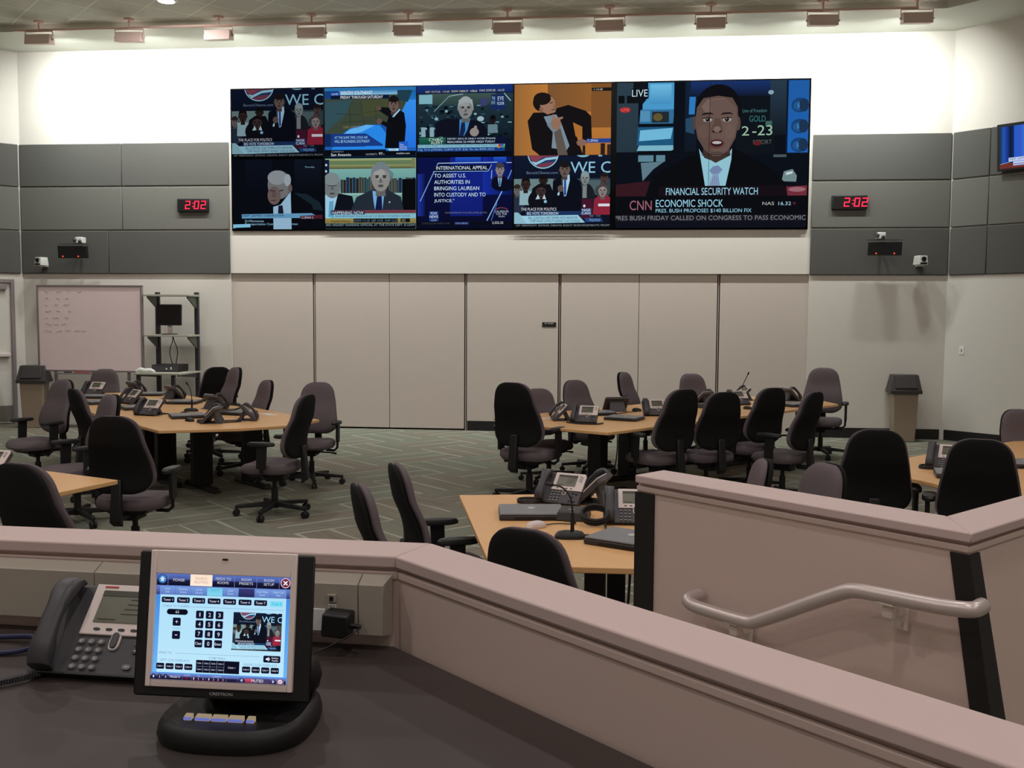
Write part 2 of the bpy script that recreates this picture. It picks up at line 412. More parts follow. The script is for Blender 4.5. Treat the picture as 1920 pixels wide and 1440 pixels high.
# closet fronts in the recess under the video wall
seams = [DX0, -4.722, -3.532, -2.344, -.905, .284, 1.457, DX1]
for k in range(7):
    x0, x1 = seams[k], seams[k+1]; g0 = .022 if k in (1, 3, 4, 6) else .004; g1 = .022 if k in (0, 2, 3, 5) else .004
    if k == 0: g0 = .002
    if k == 6: g1 = .002
    m = MB(); z0 = 0 if k == 3 else .025
    m.box(((x0+g0+x1-g1)/2, D+.065, (z0+HZ)/2), (x1-x0-g0-g1, .04, HZ-z0), M_DOOR)
    o = struct(m.build('door_%d' % (k+2), bevel=.003))
m = MB()
for x in (seams[1], seams[3], seams[4], seams[6]): m.box((x, D+.075, HZ/2), (.012, .03, HZ), M_DOOR)
struct(m.build('trim_2'))
m = MB(); m.box(((seams[3]+.03+seams[4]-.03)/2, D+.041, .075), (seams[4]-seams[3]-.06, .012, .15), M_BASE)
struct(m.build('baseboard_closet'))
m = MB(); m.box(((DX1+.0+4.66)/2, D-.006, .075), (4.66-DX1, .012, .15), M_BASE); struct(m.build('baseboard_back'))
m = MB(); slab45(WR, .035, 5.5, 0, .15, 0, .012, M_BASE, m); struct(m.build('baseboard_right'))
m = MB(); slab45(WL, DS1+.1, 5.5, 0, .15, 0, .012, M_BASE, m); struct(m.build('baseboard_left'))
# door in the left angled wall
m = MB(); slab45(WL, DS0, DS1, .012, DZ, -.03, -.075, M_SIDE, m); dr = struct(m.build('door_1', bevel=.003))
m = MB()
slab45(WL, DS0-.055, DS0, 0, DZ+.055, .012, -.1, M_ALU, m); slab45(WL, DS1, DS1+.055, 0, DZ+.055, .012, -.1, M_ALU, m); slab45(WL, DS0, DS1, DZ, DZ+.055, .012, -.1, M_ALU, m)
m.build('door_frame', dr, bevel=.003)
m = MB(); slab45(WL, DS0+.01, DS1-.03, .03, .29, -.028, -.031, M_KICK, m); m.build('kick_plate', dr)
m = MB(); slab45(WL, DS0+.03, DS1-.1, 1.07, 1.13, .05, -.03, M_SILV, m); m.build('push_bar', dr, bevel=.01)
m = MB(); slab45(WL, DS0+.06, DS0+.4, DZ-.11, DZ-.03, .03, -.03, M_ALU, m); m.build('door_closer', dr, bevel=.006)

# ------------------------------------------------------------------ raised platform and its low walls
PF = .18
m = MB(); m.prism([(-13.4, -4), (8.6, -4), (8.6, 5.1), (3.45, 5.1), (.93, 2.62), (.0, 1.72), (-.5, 2.2), (-13.4, 2.75)], 0, PF, M_CARPET)
m.prism([(.93, 2.62), (.5, 2.95), (-.3, 2.15), (.0, 1.72)], 0, PF, M_CARPET)
struct(m.build('floor_platform'))
FLn = [(-4.5, 2.341), (-.493, 2.172)]; FLf = [(-4.5, 2.492), (-.438, 2.314)]
Cn = [(-.493, 2.172), (1.28, .47)]; Cf = [(-.438, 2.314), (1.46, .492)]
Sn = [(.059, 3.407), (.887, 2.597)]; Sf = [(.161, 3.528), (.896, 2.821)]
Wn = [(.887, 2.597), (3.2, 5.098)]; Wf = [(.896, 2.821), (3.09, 5.19)]
def ribbon(mb, near, far, ins, z0, z1, mt, endcut=0.):
    n2 = [tuple(Vector(a).lerp(Vector(b), ins)) for a, b in zip(near, far)]; f2 = [tuple(Vector(b).lerp(Vector(a), ins)) for a, b in zip(near, far)]
    for i in range(len(n2)-1): mb.prism([n2[i], n2[i+1], f2[i+1], f2[i]], z0, z1, mt)
CAPZ = 1.256
for nm, segs, wn in (('near', ((FLn, FLf), (Cn, Cf)), 'wall_near'), ('stair', ((Sn, Sf), (Wn, Wf)), 'wall_stair')):
    w_ = MB(); c_ = MB()
    for nr, fr in segs:
        ribbon(c_, nr, fr, 0, 1.229, CAPZ, M_CAP); ribbon(w_, nr, fr, .13, 1.19, 1.229, M_PART)
        ribbon(c_, nr, fr, .055, 1.2, 1.219, M_PART)
        if wn == 'wall_near': ribbon(w_, nr, fr, .1, 0, 1.205, M_PART)
    if wn == 'wall_stair':
        # these two walls lean out a little towards the platform floor at their shared corner
        A, B = (.070, 3.419), (.150, 3.516); C0, Cb = (.888, 2.619), (.888+.125, 2.619-.125); E0, Eb = (3.19, 5.107), (3.19+.12, 5.107-.12)
        F_, G_ = (.897, 2.80), (3.10, 5.18)
        def lo_hi(a0, a1, b1, b0, a0b, a1b, b1b, b0b): w_.hexa([(*a0b, 0), (*a1b, 0), (*b1b, 0), (*b0b, 0), (*a0, 1.205), (*a1, 1.205), (*b1, 1.205), (*b0, 1.205)], M_PART)
        lo_hi(A, C0, F_, B, A, Cb, F_, B); lo_hi(C0, E0, G_, F_, Cb, Eb, G_, F_)
    struct(w_.build(wn)); struct(c_.build('trim_%d' % (3 if nm == 'near' else 4), bevel=.004))
# black guard strips on the stair wall
n_c = Vector((-k45, -k45, 0)); d_c = Vector((k45, -k45, 0)); n_w = Vector((k45, -k45, 0)); d_w = Vector((k45, k45, 0))
def strip(name, pts_hi, pts_lo, z1, z0, outs, label):
    mb = MB(); i = mb.mi(M_BASE)
    for k in range(len(pts_hi)-1):
        q = []
        for (p, zz) in ((pts_lo[k], z0), (pts_lo[k+1], z0), (pts_hi[k+1], z1), (pts_hi[k], z1)): q.append(Vector((p[0], p[1], zz)))
        oo = [outs[0], outs[0]+outs[1], outs[1]]; o0, o1 = oo[k]*.007, oo[k+1]*.007
        mb.hexa([q[0], q[1], q[1]+o1, q[0]+o0, q[3], q[2], q[2]+o1, q[3]+o0], M_BASE)
    return tag(mb.build(name), label, 'corner guard', 'black corner guards of the stair wall')
A = Vector((.070, 3.419)); dA = Vector((.818, -.80)).normalized(); eA = Vector((.08, .097))
strip('corner_guard', [A+eA*.9, A, A+dA*.078], [A+eA*.9, A, A+dA*.078], 1.196, .01, [Vector((-.75, .66, 0)), n_c], 'straight black guard strip on the far end of the stair wall')
C0 = Vector((.888, 2.619)); dC = Vector((-.714, .70)); dE = Vector((.679, .734))
Cb = C0 + Vector((.125, -.125))
strip('corner_guard', [C0+dC*.045, C0, C0+dE*.05], [Cb+dC*.05, Cb, Cb+dE*.1], 1.196, .185, [n_c, n_w], 'leaning black guard strip round the near corner of the stair wall')
# handrail
hr = thing('handrail', 'bent satin metal handrail on the stair wall', 'handrail', (.55, 2.83, PF))
inv = Matrix.Translation((-.55, -2.83, -PF))
m = MB(inv); m.tube([(.268, 3.205, .905), (.232, 3.165, .905), (.226, 3.155, .898), (.236, 3.144, .89), (.265, 3.115, .886), (.385, 2.995, .886), (.412, 2.968, .893), (.615, 2.765, 1.052), (.645, 2.735, 1.063), (.68, 2.70, 1.066), (.80, 2.58, 1.072), (.848, 2.532, 1.079), (.875, 2.52, 1.082), (.905, 2.555, 1.084)], .0205, M_STEEL, 14, smooth=2)
m.build('rail', hr)
for (x, y, z) in ((.352, 3.028, .892), (.707, 2.673, 1.068)):
    m = MB(inv); w0 = Vector((x, y, z)); wall_ = w0 + Vector((k45, k45, 0))*.072
    m.box((0, 0, 0), (.05, .03, .006), M_BRKS, T=Matrix.Translation(w0+Vector((0, 0, -.02))) @ Matrix.Rotation(R(-45), 4, 'Z'))
    m.box((0, 0, 0), (.03, .07, .03), M_BRKS, T=Matrix.Translation(w0*.5+wall_*.5+Vector((0, 0, -.045))) @ Matrix.Rotation(R(-45), 4, 'Z'))
    m.box((0, 0, 0), (.045, .006, .075), M_BRKS, T=Matrix.Translation(wall_+Vector((-.003, -.003, -.065))) @ Matrix.Rotation(R(-45), 4, 'Z'))
    br = m.build('bracket', hr, bevel=.002)
    m = MB(inv); m.cyl(wall_+Vector((0, 0, -.085)), wall_+Vector((-.012, -.012, -.085)), .008, M_BRKS, 10); m.build('bolt', br)

# ------------------------------------------------------------------ acoustic panels
rows = [('bottom', 2.39, 3.060), ('middle', 3.074, 3.741), ('top', 3.755, 4.415)]
PT = .032
for rn, z0, z1 in rows:
    sx = -8.02 if rn == 'bottom' else -7.78
    for x0, x1, lb in ((XL+.004, sx-.002, 'next to the left room corner'), (sx+.002, DX0, 'between that corner panel and the video wall'), (DX1, XR-.004, 'right of the video wall')):
        m = MB(); m.box(((x0+x1)/2, D-PT/2, (z0+z1)/2), (x1-x0, PT, z1-z0), M_ACOUM if rn == 'middle' else M_ACOU)
        tag(m.build('acoustic_panel', bevel=.012), 'grey fabric acoustic panel, %s row, back wall, %s' % (rn, lb), 'acoustic panel', 'grey acoustic panels')
    for W, cuts, side in ((WR, [.032, .571, 2.3], 'right'), (WL, [.032, 1.6], 'left')):
        for k in range(len(cuts)-1):
            m = MB(); slab45(W, cuts[k]+.002, cuts[k+1]-.002, z0, z1, 0, PT, M_ACOUM if rn == 'middle' else M_ACOU, m)
            lb = 'grey fabric acoustic panel, %s row, %s angled wall%s' % (rn, side, '' if side == 'left' else (', narrow one by the corner' if k == 0 else ', at the picture edge'))
            tag(m.build('acoustic_panel', bevel=.012), lb, 'acoustic panel', 'grey acoustic panels')

# ------------------------------------------------------------------ wall washer lights on their conduit
FY = 13.93
cd = thing('conduit', 'long pinkish conduit pipe under the ceiling, carrying the wall lights', 'pipe', (-2.3, FY, 5.83))
m = MB(Matrix.Translation((2.3, -FY, -5.83))); m.cyl((-8.75, FY, 5.83), (3.84, FY, 5.83), .017, M_PIPE, 10); m.build('pipe', cd)
for k, x in enumerate(WASH):
    mm = Matrix.Translation((2.3, -FY, -5.83))
    m = MB(mm); m.cyl((x, FY, 5.95), (x, FY, 5.83), .014, M_PIPE, 8); m.build('drop_rod', cd)
    m = MB(mm); m.cyl((x, FY, 5.95), (x, FY, 5.928), .075, M_PIPE, 18, r2=.06); m.build('ceiling_rose', cd)
place = ['at the far left end', 'second from the left', 'third from the left', 'fourth from the left', 'fifth from the left', 'fifth from the right', 'fourth from the right', 'third from the right, lit pink', 'second from the right', 'at the far right end']
wl0 = None
for k, x in enumerate(WASH):
    if wl0 is None:
        wl0 = t = thing('wall_washer', 'x', 'wall light', (x, FY, 5.69), 0, 'box-shaped wall lights under the ceiling')
        m = MB(); m.loft([[(-.19, -.06, .065), (.19, -.06, .065), (.19, -.075, -.075), (-.19, -.075, -.075)], [(-.19, .06, .085), (.19, .06, .085), (.19, .085, -.055), (-.19, .085, -.055)]], M_FIX); m.build('housing', t, bevel=.006)
        m = MB(); m.box((0, .074, .012), (.35, .004, .11), M_LAMP, T=Matrix.Rotation(R(8), 4, 'X')); m.build('lamp_face', t)
        m = MB()
        for sg in (-1, 1): m.box((sg*.206, 0, .05), (.008, .03, .13), M_FIX); m.cyl((sg*.19, 0, .0), (sg*.222, 0, .0), .014, M_FIX, 10)
        m.box((0, 0, .115), (.42, .03, .008), M_FIX); m.cyl((0, 0, .115), (0, 0, .14), .016, M_FIX, 10); m.build('yoke', t, bevel=.002)
    else: t = dup(wl0, (x, FY, 5.69), R([0, 3, -2, 0, 2, 0, -2, 0, 4, 2][k]), 'x')
    t['label'] = 'boxy wall light %s of the row under the ceiling' % place[k]
    area('washer_lamp', (x, FY+.12, 5.66), (x, D, 4.45), .33, .06, WASH_W, (.95, 1, .965), spread=150)
t = thing('recessed_downlight', 'small lit round downlight in the tiled ceiling at upper left', 'ceiling light', (-6.08, 13.15, 5.95))
m = MB(); m.cyl((0, 0, -.012), (0, 0, .0), .13, M_WHITE, 28, r2=.15); m.build('trim_ring', t)
m = MB(); m.cyl((0, 0, -.016), (0, 0, -.012), .11, M_LAMP, 24); m.build('lamp_face', t)

# ------------------------------------------------------------------ video wall
VY = 15.125
vw = thing('video_wall', 'large video wall of nine lit pictures on the back wall', 'video wall', (-1.645, D, 3.066))
VB = Matrix.Translation((1.645, -D, -3.066))
VX = [-5.985, -4.52, -3.085, -1.615, -.155]; VZ = [5.212, 4.157, 3.066]; BX = (-.095, 2.695)
m = MB(VB); m.box(((VX[0]+BX[1])/2, (VY+.004+D)/2, (VZ[0]+VZ[2])/2), (BX[1]-VX[0]+.03, D-VY-.004, VZ[0]-VZ[2]+.02), M_VOID); m.build('cabinet', vw, bevel=.004)
def screen(x0, x1, z1, z0, frame):
    """picture area on the wall plane, in the video wall's own frame"""
    o = VB @ Vector((x0, VY, z1))
    return Paint(o, (x1-x0, 0, 0), (0, 0, z0-z1), (0, -1, 0), frame)
def rally(P, bright=1.0, logo_text=True):
    P.rect(40, 80, 920, 720, (12, 17, 30)); P.rect(40, 80, 920, 285, (15, 22, 42), (12, 18, 32))
    P.ell(305, 60, 143, 135, (140, 185, 200), 30); P.ell(305, 60, 134, 126, (36, 52, 92), 30)
    P.poly([(172, 90), (225, 140), (310, 92), (440, 84), (440, 76), (172, 76)], (120, 58, 74))
    P.poly([(196, 128), (236, 165), (330, 120), (434, 108), (436, 88), (330, 98), (240, 138)], (136, 182, 198))
    P.poly([(236, 165), (290, 186), (360, 172), (415, 135), (330, 142)], (104, 52, 70))
    P.ell(670, 66, 62, 30, (120, 165, 185), 20); P.rect(808, 72, 842, 90, (120, 165, 185))
    P.text('BarackObama.com', 155, 218, 442, 242, (92, 112, 138)); P.text('WE C', 556, 135, 925, 236, (128, 178, 202))
    P.rect(40, 285, 400, 470, (96, 118, 120)); P.rect(400, 285, 920, 420, (44, 60, 70)); P.rect(690, 300, 830, 430, (70, 88, 92))
    skin = (92, 78, 74)
    P.ell(75, 480, 70, 120, (34, 42, 58)); P.head(70, 385, 32, 48, (96, 92, 92), (40, 34, 34))
    P.poly([(90, 520), (95, 390), (200, 395), (205, 520)], (130, 160, 168)); P.head(148, 335, 38, 58, (44, 32, 30), (18, 14, 16), 1)
    P.poly([(180, 540), (210, 370), (270, 330), (370, 335), (400, 400), (410, 540)], (14, 16, 22)); P.head(310, 300, 36, 48, (36, 28, 28), (16, 14, 16))
    P.ell(290, 480, 120, 105, (14, 15, 22)); P.head(288, 395, 44, 58, (52, 40, 40), (18, 16, 18), 1)
    P.poly([(240, 470), (262, 425), (280, 465)], (165, 190, 200)); P.poly([(336, 470), (320, 425), (302, 465)], (165, 190, 200)); P.ell(330, 490, 15, 14, (120, 170, 200), 10)
    P.ell(705, 500, 85, 170, (26, 26, 34)); P.poly([(650, 640), (655, 470), (760, 470), (765, 640)], (62, 20, 40)); P.head(690, 285, 36, 58, (112, 118, 118), (120, 136, 142)); P.rect(668, 350, 706, 460, (110, 118, 120))
    P.head(865, 285, 34, 48, (66, 54, 52), (28, 22, 24)); P.ell(850, 400, 70, 60, (50, 62, 60))
    P.poly([(765, 610), (775, 470), (820, 440), (890, 440), (920, 455), (920, 610)], (128, 34, 54)); P.head(850, 395, 38, 58, (120, 112, 114), (72, 56, 60), 1); P.rect(812, 512, 915, 536, (196, 196, 206))
    P.poly([(392, 560), (398, 310), (470, 260), (600, 275), (655, 320), (665, 590), (420, 590)], (11, 14, 24))
    P.poly([(480, 262), (548, 250), (552, 300), (520, 440), (500, 445)], (150, 186, 206)); P.poly([(500, 290), (518, 288), (520, 430), (500, 440)], (34, 62, 130)); P.poly([(474, 280), (490, 280), (492, 345), (478, 345)], (60, 62, 70))
    P.head(505, 205, 46, 68, skin, (24, 20, 22)); P.ell(470, 375, 28, 30, (84, 72, 68)); P.poly([(438, 430), (452, 400), (462, 420), (452, 440)], (160, 185, 200))
    P.text('THE PLACE FOR POLITICS', 108, 546, 432, 572, (196, 198, 208))
    P.rect(150, 578, 650, 616, (24, 46, 84)); P.text('BIG VOTE TOMORROW', 163, 584, 452, 610, (190, 208, 222))
    P.poly([(45, 588), (80, 588), (140, 640), (170, 690), (45, 690)], (128, 170, 186)); P.poly([(105, 618), (628, 612), (694, 680), (160, 690)], (140, 186, 204))
    P.text('BILL CLINTON LOSES TEMPER WITH REPORTER', 178, 626, 628, 648, (20, 44, 84)); P.text('OVER FAILED LAWSUIT AGAINST CAUCUS RULES', 192, 654, 650, 676, (20, 44, 84))
    P.ell(686, 532, 11, 13, (190, 200, 210), 10); P.rect(655, 555, 752, 612, (34, 62, 104)); P.text('NGE', 668, 558, 742, 580, (208, 216, 224)); P.text('CAN', 662, 586, 742, 608, (208, 216, 224))
    P.text('NAS  - 15.32', 736, 614, 834, 627, (110, 130, 144)); P.poly([(690, 640), (840, 640), (860, 672), (700, 676)], (30, 60, 110)); P.text('POLITICS', 735, 648, 830, 670, (130, 160, 196))
    P.rect(40, 690, 920, 712, (10, 13, 18)); P.text('OF VERMONT GIVING OBAMA EIGHT ENDORSEMENTS FROM', 62, 696, 915, 713, (120, 126, 130)); P.rect(40, 716, 920, 730, (8, 10, 13))
# 1: rally, dim
P = screen(VX[0]+.01, VX[1]-.012, VZ[0]-.01, VZ[1]+.012, (40, 84, 918, 724)); P.g = .72; rally(P); P.build('screen', vw)
# 2: weather map
P = screen(VX[1]+.012, VX[2]-.012, VZ[0]-.01, VZ[1]+.012, (940, 60, 1816, 700))
P.rect(940, 60, 1816, 700, (20, 56, 110), (30, 96, 180)); P.rect(1500, 60, 1816, 300, (24, 90, 150), (40, 130, 215)); P.rect(1650, 180, 1816, 620, (52, 140, 232), (36, 110, 220))
P.poly([(940, 165), (1760, 120), (1700, 250), (1600, 420), (1500, 400), (1330, 410), (1210, 420), (1080, 500), (940, 500)], (58, 68, 54)); P.poly([(940, 190), (1200, 170), (1150, 300), (940, 480)], (48, 76, 84))
P.poly([(1300, 180), (1600, 170), (1560, 300), (1300, 330)], (66, 72, 48)); P.poly([(1640, 60), (1720, 60), (1780, 100), (1740, 200), (1640, 180)], (30, 60, 74))
for x0, y0, x1, y1 in ((1050, 300, 1290, 310), (1180, 230, 1190, 420), (1290, 200, 1320, 400), (1320, 290, 1560, 270), (1430, 240, 1440, 400), (1100, 380, 1400, 370)): P.line(x0, y0, x1, y1, 4, (34, 42, 36))
P.poly([(1080, 520), (1180, 445), (1340, 405), (1470, 410), (1520, 470), (1600, 640), (1000, 640)], (40, 132, 226)); P.poly([(1080, 520), (1180, 445), (1340, 405), (1420, 412), (1300, 470)], (90, 172, 236))
P.rect(940, 60, 1816, 90, (40, 110, 170)); P.rect(1080, 86, 1640, 128, (56, 116, 172), (130, 186, 214)); P.rect(1000, 104, 1090, 132, (36, 80, 170)); P.text('LIVE', 1012, 110, 1070, 128, (190, 205, 220)); P.text('WINTRY SOUTHEAST', 1096, 92, 1400, 124, (222, 232, 236))
P.rect(1000, 130, 1560, 166, (12, 24, 50)); P.text('FRIDAY THROUGH SATURDAY', 1094, 136, 1502, 162, (222, 230, 236))
P.text('LAKE CHARLES', 1120, 412, 1280, 436, (128, 120, 70))
P.rect(940, 486, 1330, 606, (16, 40, 88)); P.poly([(1000, 486), (1340, 486), (1500, 590), (1500, 602), (1000, 602)], (26, 56, 128)); P.text('AT THE SAME TIME, COLD AIR', 1034, 510, 1354, 536, (150, 206, 240)); P.text('WILL BE PLUNGING SOUTHEAST', 1034, 544, 1374, 570, (150, 206, 240))
P.poly([(1520, 625), (1540, 380), (1570, 300), (1650, 265), (1705, 300), (1722, 420), (1705, 625)], (12, 14, 20)); P.poly([(1450, 240), (1560, 250), (1620, 320), (1590, 360), (1500, 300), (1450, 268)], (14, 16, 22)); P.ell(1462, 255, 26, 18, (92, 72, 64)); P.ell(1466, 375, 28, 26, (96, 76, 68)); P.poly([(1480, 400), (1500, 370), (1620, 420), (1600, 460)], (14, 16, 22))
P.head(1605, 220, 48, 72, (104, 84, 78), (24, 20, 22)); P.poly([(1590, 335), (1660, 262), (1668, 275), (1606, 340)], (150, 196, 220))
P.rect(1654, 566, 1742, 648, (34, 92, 190)); P.text('The', 1660, 586, 1700, 602, (200, 216, 236)); P.text('Weather', 1660, 606, 1734, 622, (200, 216, 236)); P.text('Channel', 1660, 626, 1730, 642, (200, 216, 236)); P.poly([(1545, 630), (1650, 628), (1652, 650), (1565, 650)], (170, 214, 230)); P.text('2:02', 1570, 633, 1622, 646, (40, 70, 110))
P.rect(940, 636, 1530, 700, (10, 13, 20)); P.rect(1530, 652, 1816, 700, (10, 13, 20)); P.text('CURRENTLY', 1004, 646, 1124, 660, (120, 140, 160)); P.text('San Antonio', 1000, 668, 1194, 694, (214, 222, 230)); P.text('HUMIDITY:', 1338, 672, 1448, 688, (150, 162, 174)); P.text('97', 1462, 664, 1498, 686, (220, 226, 232)); P.text('%', 1502, 676, 1516, 686, (170, 180, 190)); P.text('weather.com', 1630, 664, 1758, 682, (190, 198, 206))
P.build('screen', vw)
# 3: trading floor
P = screen(VX[2]+.012, VX[3]-.012, VZ[0]-.01, VZ[1]+.012, (30, 78, 918, 735)); rnd = random.Random(3)
P.rect(30, 78, 918, 735, (14, 20, 34)); P.rect(30, 150, 918, 570, (34, 54, 64), (14, 26, 36)); P.rect(130, 150, 760, 260, (62, 82, 78), (40, 60, 60)); P.rect(45, 158, 170, 245, (120, 170, 184)); P.rect(620, 200, 680, 268, (56, 60, 110))
for _ in range(150):
    x, y = rnd.uniform(30, 900), rnd.uniform(250, 560); w_, h_ = rnd.uniform(8, 40), rnd.uniform(6, 26)
    P.rect(x, y, x+w_, y+h_, rnd.choice([(8, 14, 20), (10, 18, 30), (8, 12, 18), (84, 130, 148), (40, 72, 92), (130, 170, 180), (24, 40, 58)]))
P.line(190, 320, 330, 180, 8, (110, 140, 150)); P.line(330, 180, 460, 160, 6, (150, 180, 190)); P.line(840, 160, 900, 230, 8, (150, 190, 200)); P.rect(720, 170, 850, 310, (22, 40, 92)); P.text('THE', 726, 190, 756, 220, (150, 190, 210)); P.text('ON THE', 722, 230, 756, 262, (150, 190, 210)); P.text('EYE', 780, 190, 836, 226, (190, 215, 225)); P.text('FLOOR', 776, 240, 840, 268, (190, 215, 225))
P.ell(622, 395, 32, 24, (150, 176, 186)); P.head(735, 410, 28, 42, (30, 24, 26), (12, 12, 14)); P.rect(690, 450, 780, 530, (96, 124, 134))
P.poly([(196, 560), (205, 420), (300, 390), (430, 395), (520, 400), (620, 420), (690, 500), (690, 560)], (15, 18, 30)); P.poly([(428, 400), (530, 390), (500, 500), (470, 556), (425, 556)], (62, 128, 186)); P.poly([(445, 430), (478, 425), (482, 500), (464, 556), (425, 556)], (22, 34, 70))
P.head(484, 295, 66, 98, (126, 128, 128), (150, 160, 164), 1, True); P.ell(566, 520, 42, 40, (140, 132, 130)); P.poly([(556, 490), (570, 458), (590, 464), (590, 510)], (140, 132, 130)); P.rect(70, 470, 110, 560, (130, 160, 174)); P.rect(150, 470, 190, 560, (130, 160, 174))
P.rect(30, 78, 918, 150, (24, 50, 120), (18, 40, 100)); P.text('S&P 1317.65  -15.60', 110, 128, 334, 146, (190, 180, 110)); P.text('DOW 12000.37  -108.65', 355, 126, 590, 145, (210, 200, 140)); P.text('NAS 2330.58  -16.32', 614, 122, 842, 141, (196, 196, 170))
P.rect(50, 566, 300, 630, (30, 92, 74), (20, 70, 60)); P.text('CNBC', 142, 574, 276, 600, (206, 222, 214)); P.text('ALERT', 160, 604, 272, 628, (206, 222, 214)); P.rect(300, 566, 855, 628, (12, 20, 48)); P.text('DEVRY (DV) IS ONLY NYSE STOCK', 316, 573, 764, 593, (196, 214, 222)); P.text('REACHING 52-WEEK HIGH TODAY', 316, 600, 760, 620, (196, 214, 222))
P.rect(38, 634, 850, 664, (128, 182, 200)); P.text('OAT (FFF) 95.80  2-YR Notes (TUA) 106 143  5-YR Notes (FVM) 1', 40, 640, 790, 658, (34, 64, 96)); P.rect(30, 666, 850, 700, (24, 60, 130)); P.text('4.5g  CI A (CMCSK) 12.2KW 16.79  8.56  Fin. Sec SPDR (XLF)', 38, 672, 750, 696, (140, 184, 212))
for k, cc in enumerate([(200, 150, 40), (180, 60, 50), (120, 60, 140), (40, 90, 180), (60, 150, 90)]): P.ell(815+24*math.cos(R(200+k*35)), 664+20*math.sin(R(200+k*35)), 13, 15, cc, 10)
P.rect(30, 702, 918, 735, (9, 12, 22)); P.build('screen', vw)
# 4: man pointing, orange backdrop
P = screen(VX[3]+.012, VX[4]-.012, VZ[0]-.01, VZ[1]+.002, (944, 62, 1832, 738))
P.rect(944, 62, 1832, 738, (186, 122, 54), (174, 112, 52)); P.rect(944, 62, 1250, 738, (150, 102, 54), (184, 120, 56), True); P.rect(1250, 62, 1650, 330, (120, 82, 50), (142, 92, 46), True); P.rect(1650, 62, 1832, 480, (124, 80, 42))
P.poly([(1340, 290), (1440, 262), (1600, 320), (1650, 370), (1660, 600), (1570, 600), (1565, 470), (1490, 430), (1500, 500), (1580, 738), (1180, 738), (1110, 680), (1066, 410), (1120, 330), (1210, 330)], (20, 18, 20)); P.poly([(1485, 430), (1570, 470), (1572, 590), (1510, 560)], (168, 108, 50))
P.poly([(1215, 370), (1330, 350), (1380, 440), (1455, 650), (1430, 690), (1290, 670), (1300, 520), (1260, 470)], (118, 136, 148)); P.poly([(1310, 520), (1370, 480), (1440, 738), (1350, 738)], (92, 82, 76)); P.poly([(1245, 450), (1300, 400), (1330, 500), (1300, 520)], (110, 128, 142))
P.ell(1210, 235, 96, 92, (26, 20, 20)); P.poly([(1190, 215), (1290, 200), (1330, 300), (1320, 330), (1250, 350), (1200, 320)], (150, 112, 92)); P.ell(1250, 255, 70, 84, (150, 112, 92)); P.ell(1200, 200, 80, 60, (28, 22, 22)); P.ell(1190, 305, 18, 26, (128, 92, 76)); P.line(1270, 245, 1300, 235, 8, (50, 34, 30)); P.line(1285, 310, 1325, 300, 9, (80, 48, 44)); P.poly([(1300, 250), (1332, 290), (1300, 295)], (132, 96, 80))
P.ell(1330, 440, 46, 58, (142, 106, 88)); P.poly([(1330, 385), (1392, 372), (1394, 388), (1340, 415)], (148, 112, 92)); P.poly([(1296, 350), (1312, 350), (1318, 410), (1290, 410)], (148, 112, 92)); P.ell(1565, 622, 46, 34, (132, 98, 86))
P.rect(1610, 584, 1832, 624, (34, 66, 142)); P.text('C-SPAN', 1620, 592, 1714, 616, (206, 216, 230)); P.poly([(1650, 106), (1832, 104), (1832, 136), (1660, 136)], (26, 22, 24)); P.text('1-13-08', 1674, 112, 1752, 130, (190, 180, 170)); P.rect(1575, 650, 1600, 738, (40, 28, 26)); P.rect(1740, 630, 1780, 738, (44, 30, 28)); P.rect(1800, 640, 1832, 738, (52, 36, 34))
P.build('screen', vw)
# 5: hearing
P = screen(VX[0]+.01, VX[1]-.012, VZ[1]-.012, VZ[2]+.012, (38, 735, 918, 1420))
P.rect(38, 735, 918, 1420, (8, 11, 18)); P.rect(160, 740, 420, 1100, (12, 16, 28), (8, 10, 18)); P.rect(640, 740, 900, 1050, (14, 20, 32), (10, 12, 18)); P.poly([(610, 1060), (760, 1080), (880, 1160), (910, 1240), (600, 1200)], (22, 34, 44))
P.poly([(380, 1420), (420, 1180), (610, 1050), (800, 1180), (880, 1420)], (9, 11, 16)); P.poly([(430, 1200), (500, 1180), (600, 1050), (606, 1420), (430, 1420)], (138, 172, 196)); P.poly([(480, 1190), (520, 1185), (530, 1260), (500, 1300), (476, 1260)], (20, 24, 40))
P.ell(490, 985, 112, 140, (104, 104, 106), 26); P.ell(470, 915, 92, 70, (126, 132, 138), 22); P.ell(570, 940, 34, 60, (140, 150, 158)); P.ell(440, 1090, 64, 90, (96, 82, 80), 20); P.line(400, 1040, 450, 1046, 12, (52, 44, 46)); P.line(490, 1046, 530, 1036, 12, (52, 44, 46)); P.poly([(424, 1050), (450, 1050), (462, 1104), (416, 1108)], (84, 70, 70)); P.line(410, 1140, 460, 1136, 9, (58, 44, 46)); P.ell(596, 1020, 20, 40, (88, 78, 78))
P.text('Thursday', 738, 808, 832, 826, (130, 170, 200)); P.poly([(124, 1272), (800, 1264), (836, 1284), (800, 1310), (124, 1314)], (92, 142, 178)); P.text('REP. JAMES OBERSTAR', 136, 1278, 534, 1302, (14, 26, 50)); P.poly([(690, 1290), (905, 1280), (905, 1318), (690, 1320)], (74, 26, 40)); P.text('C-SPAN 2', 704, 1296, 816, 1318, (176, 186, 204)); P.text('D-Minnesota', 156, 1328, 338, 1350, (138, 178, 204)); P.text('Transportation Committee Chairman', 152, 1358, 666, 1386, (138, 178, 204)); P.poly([(38, 1372), (200, 1368), (208, 1376), (206, 1400), (70, 1404), (38, 1412)], (120, 180, 208))
P.build('screen', vw)
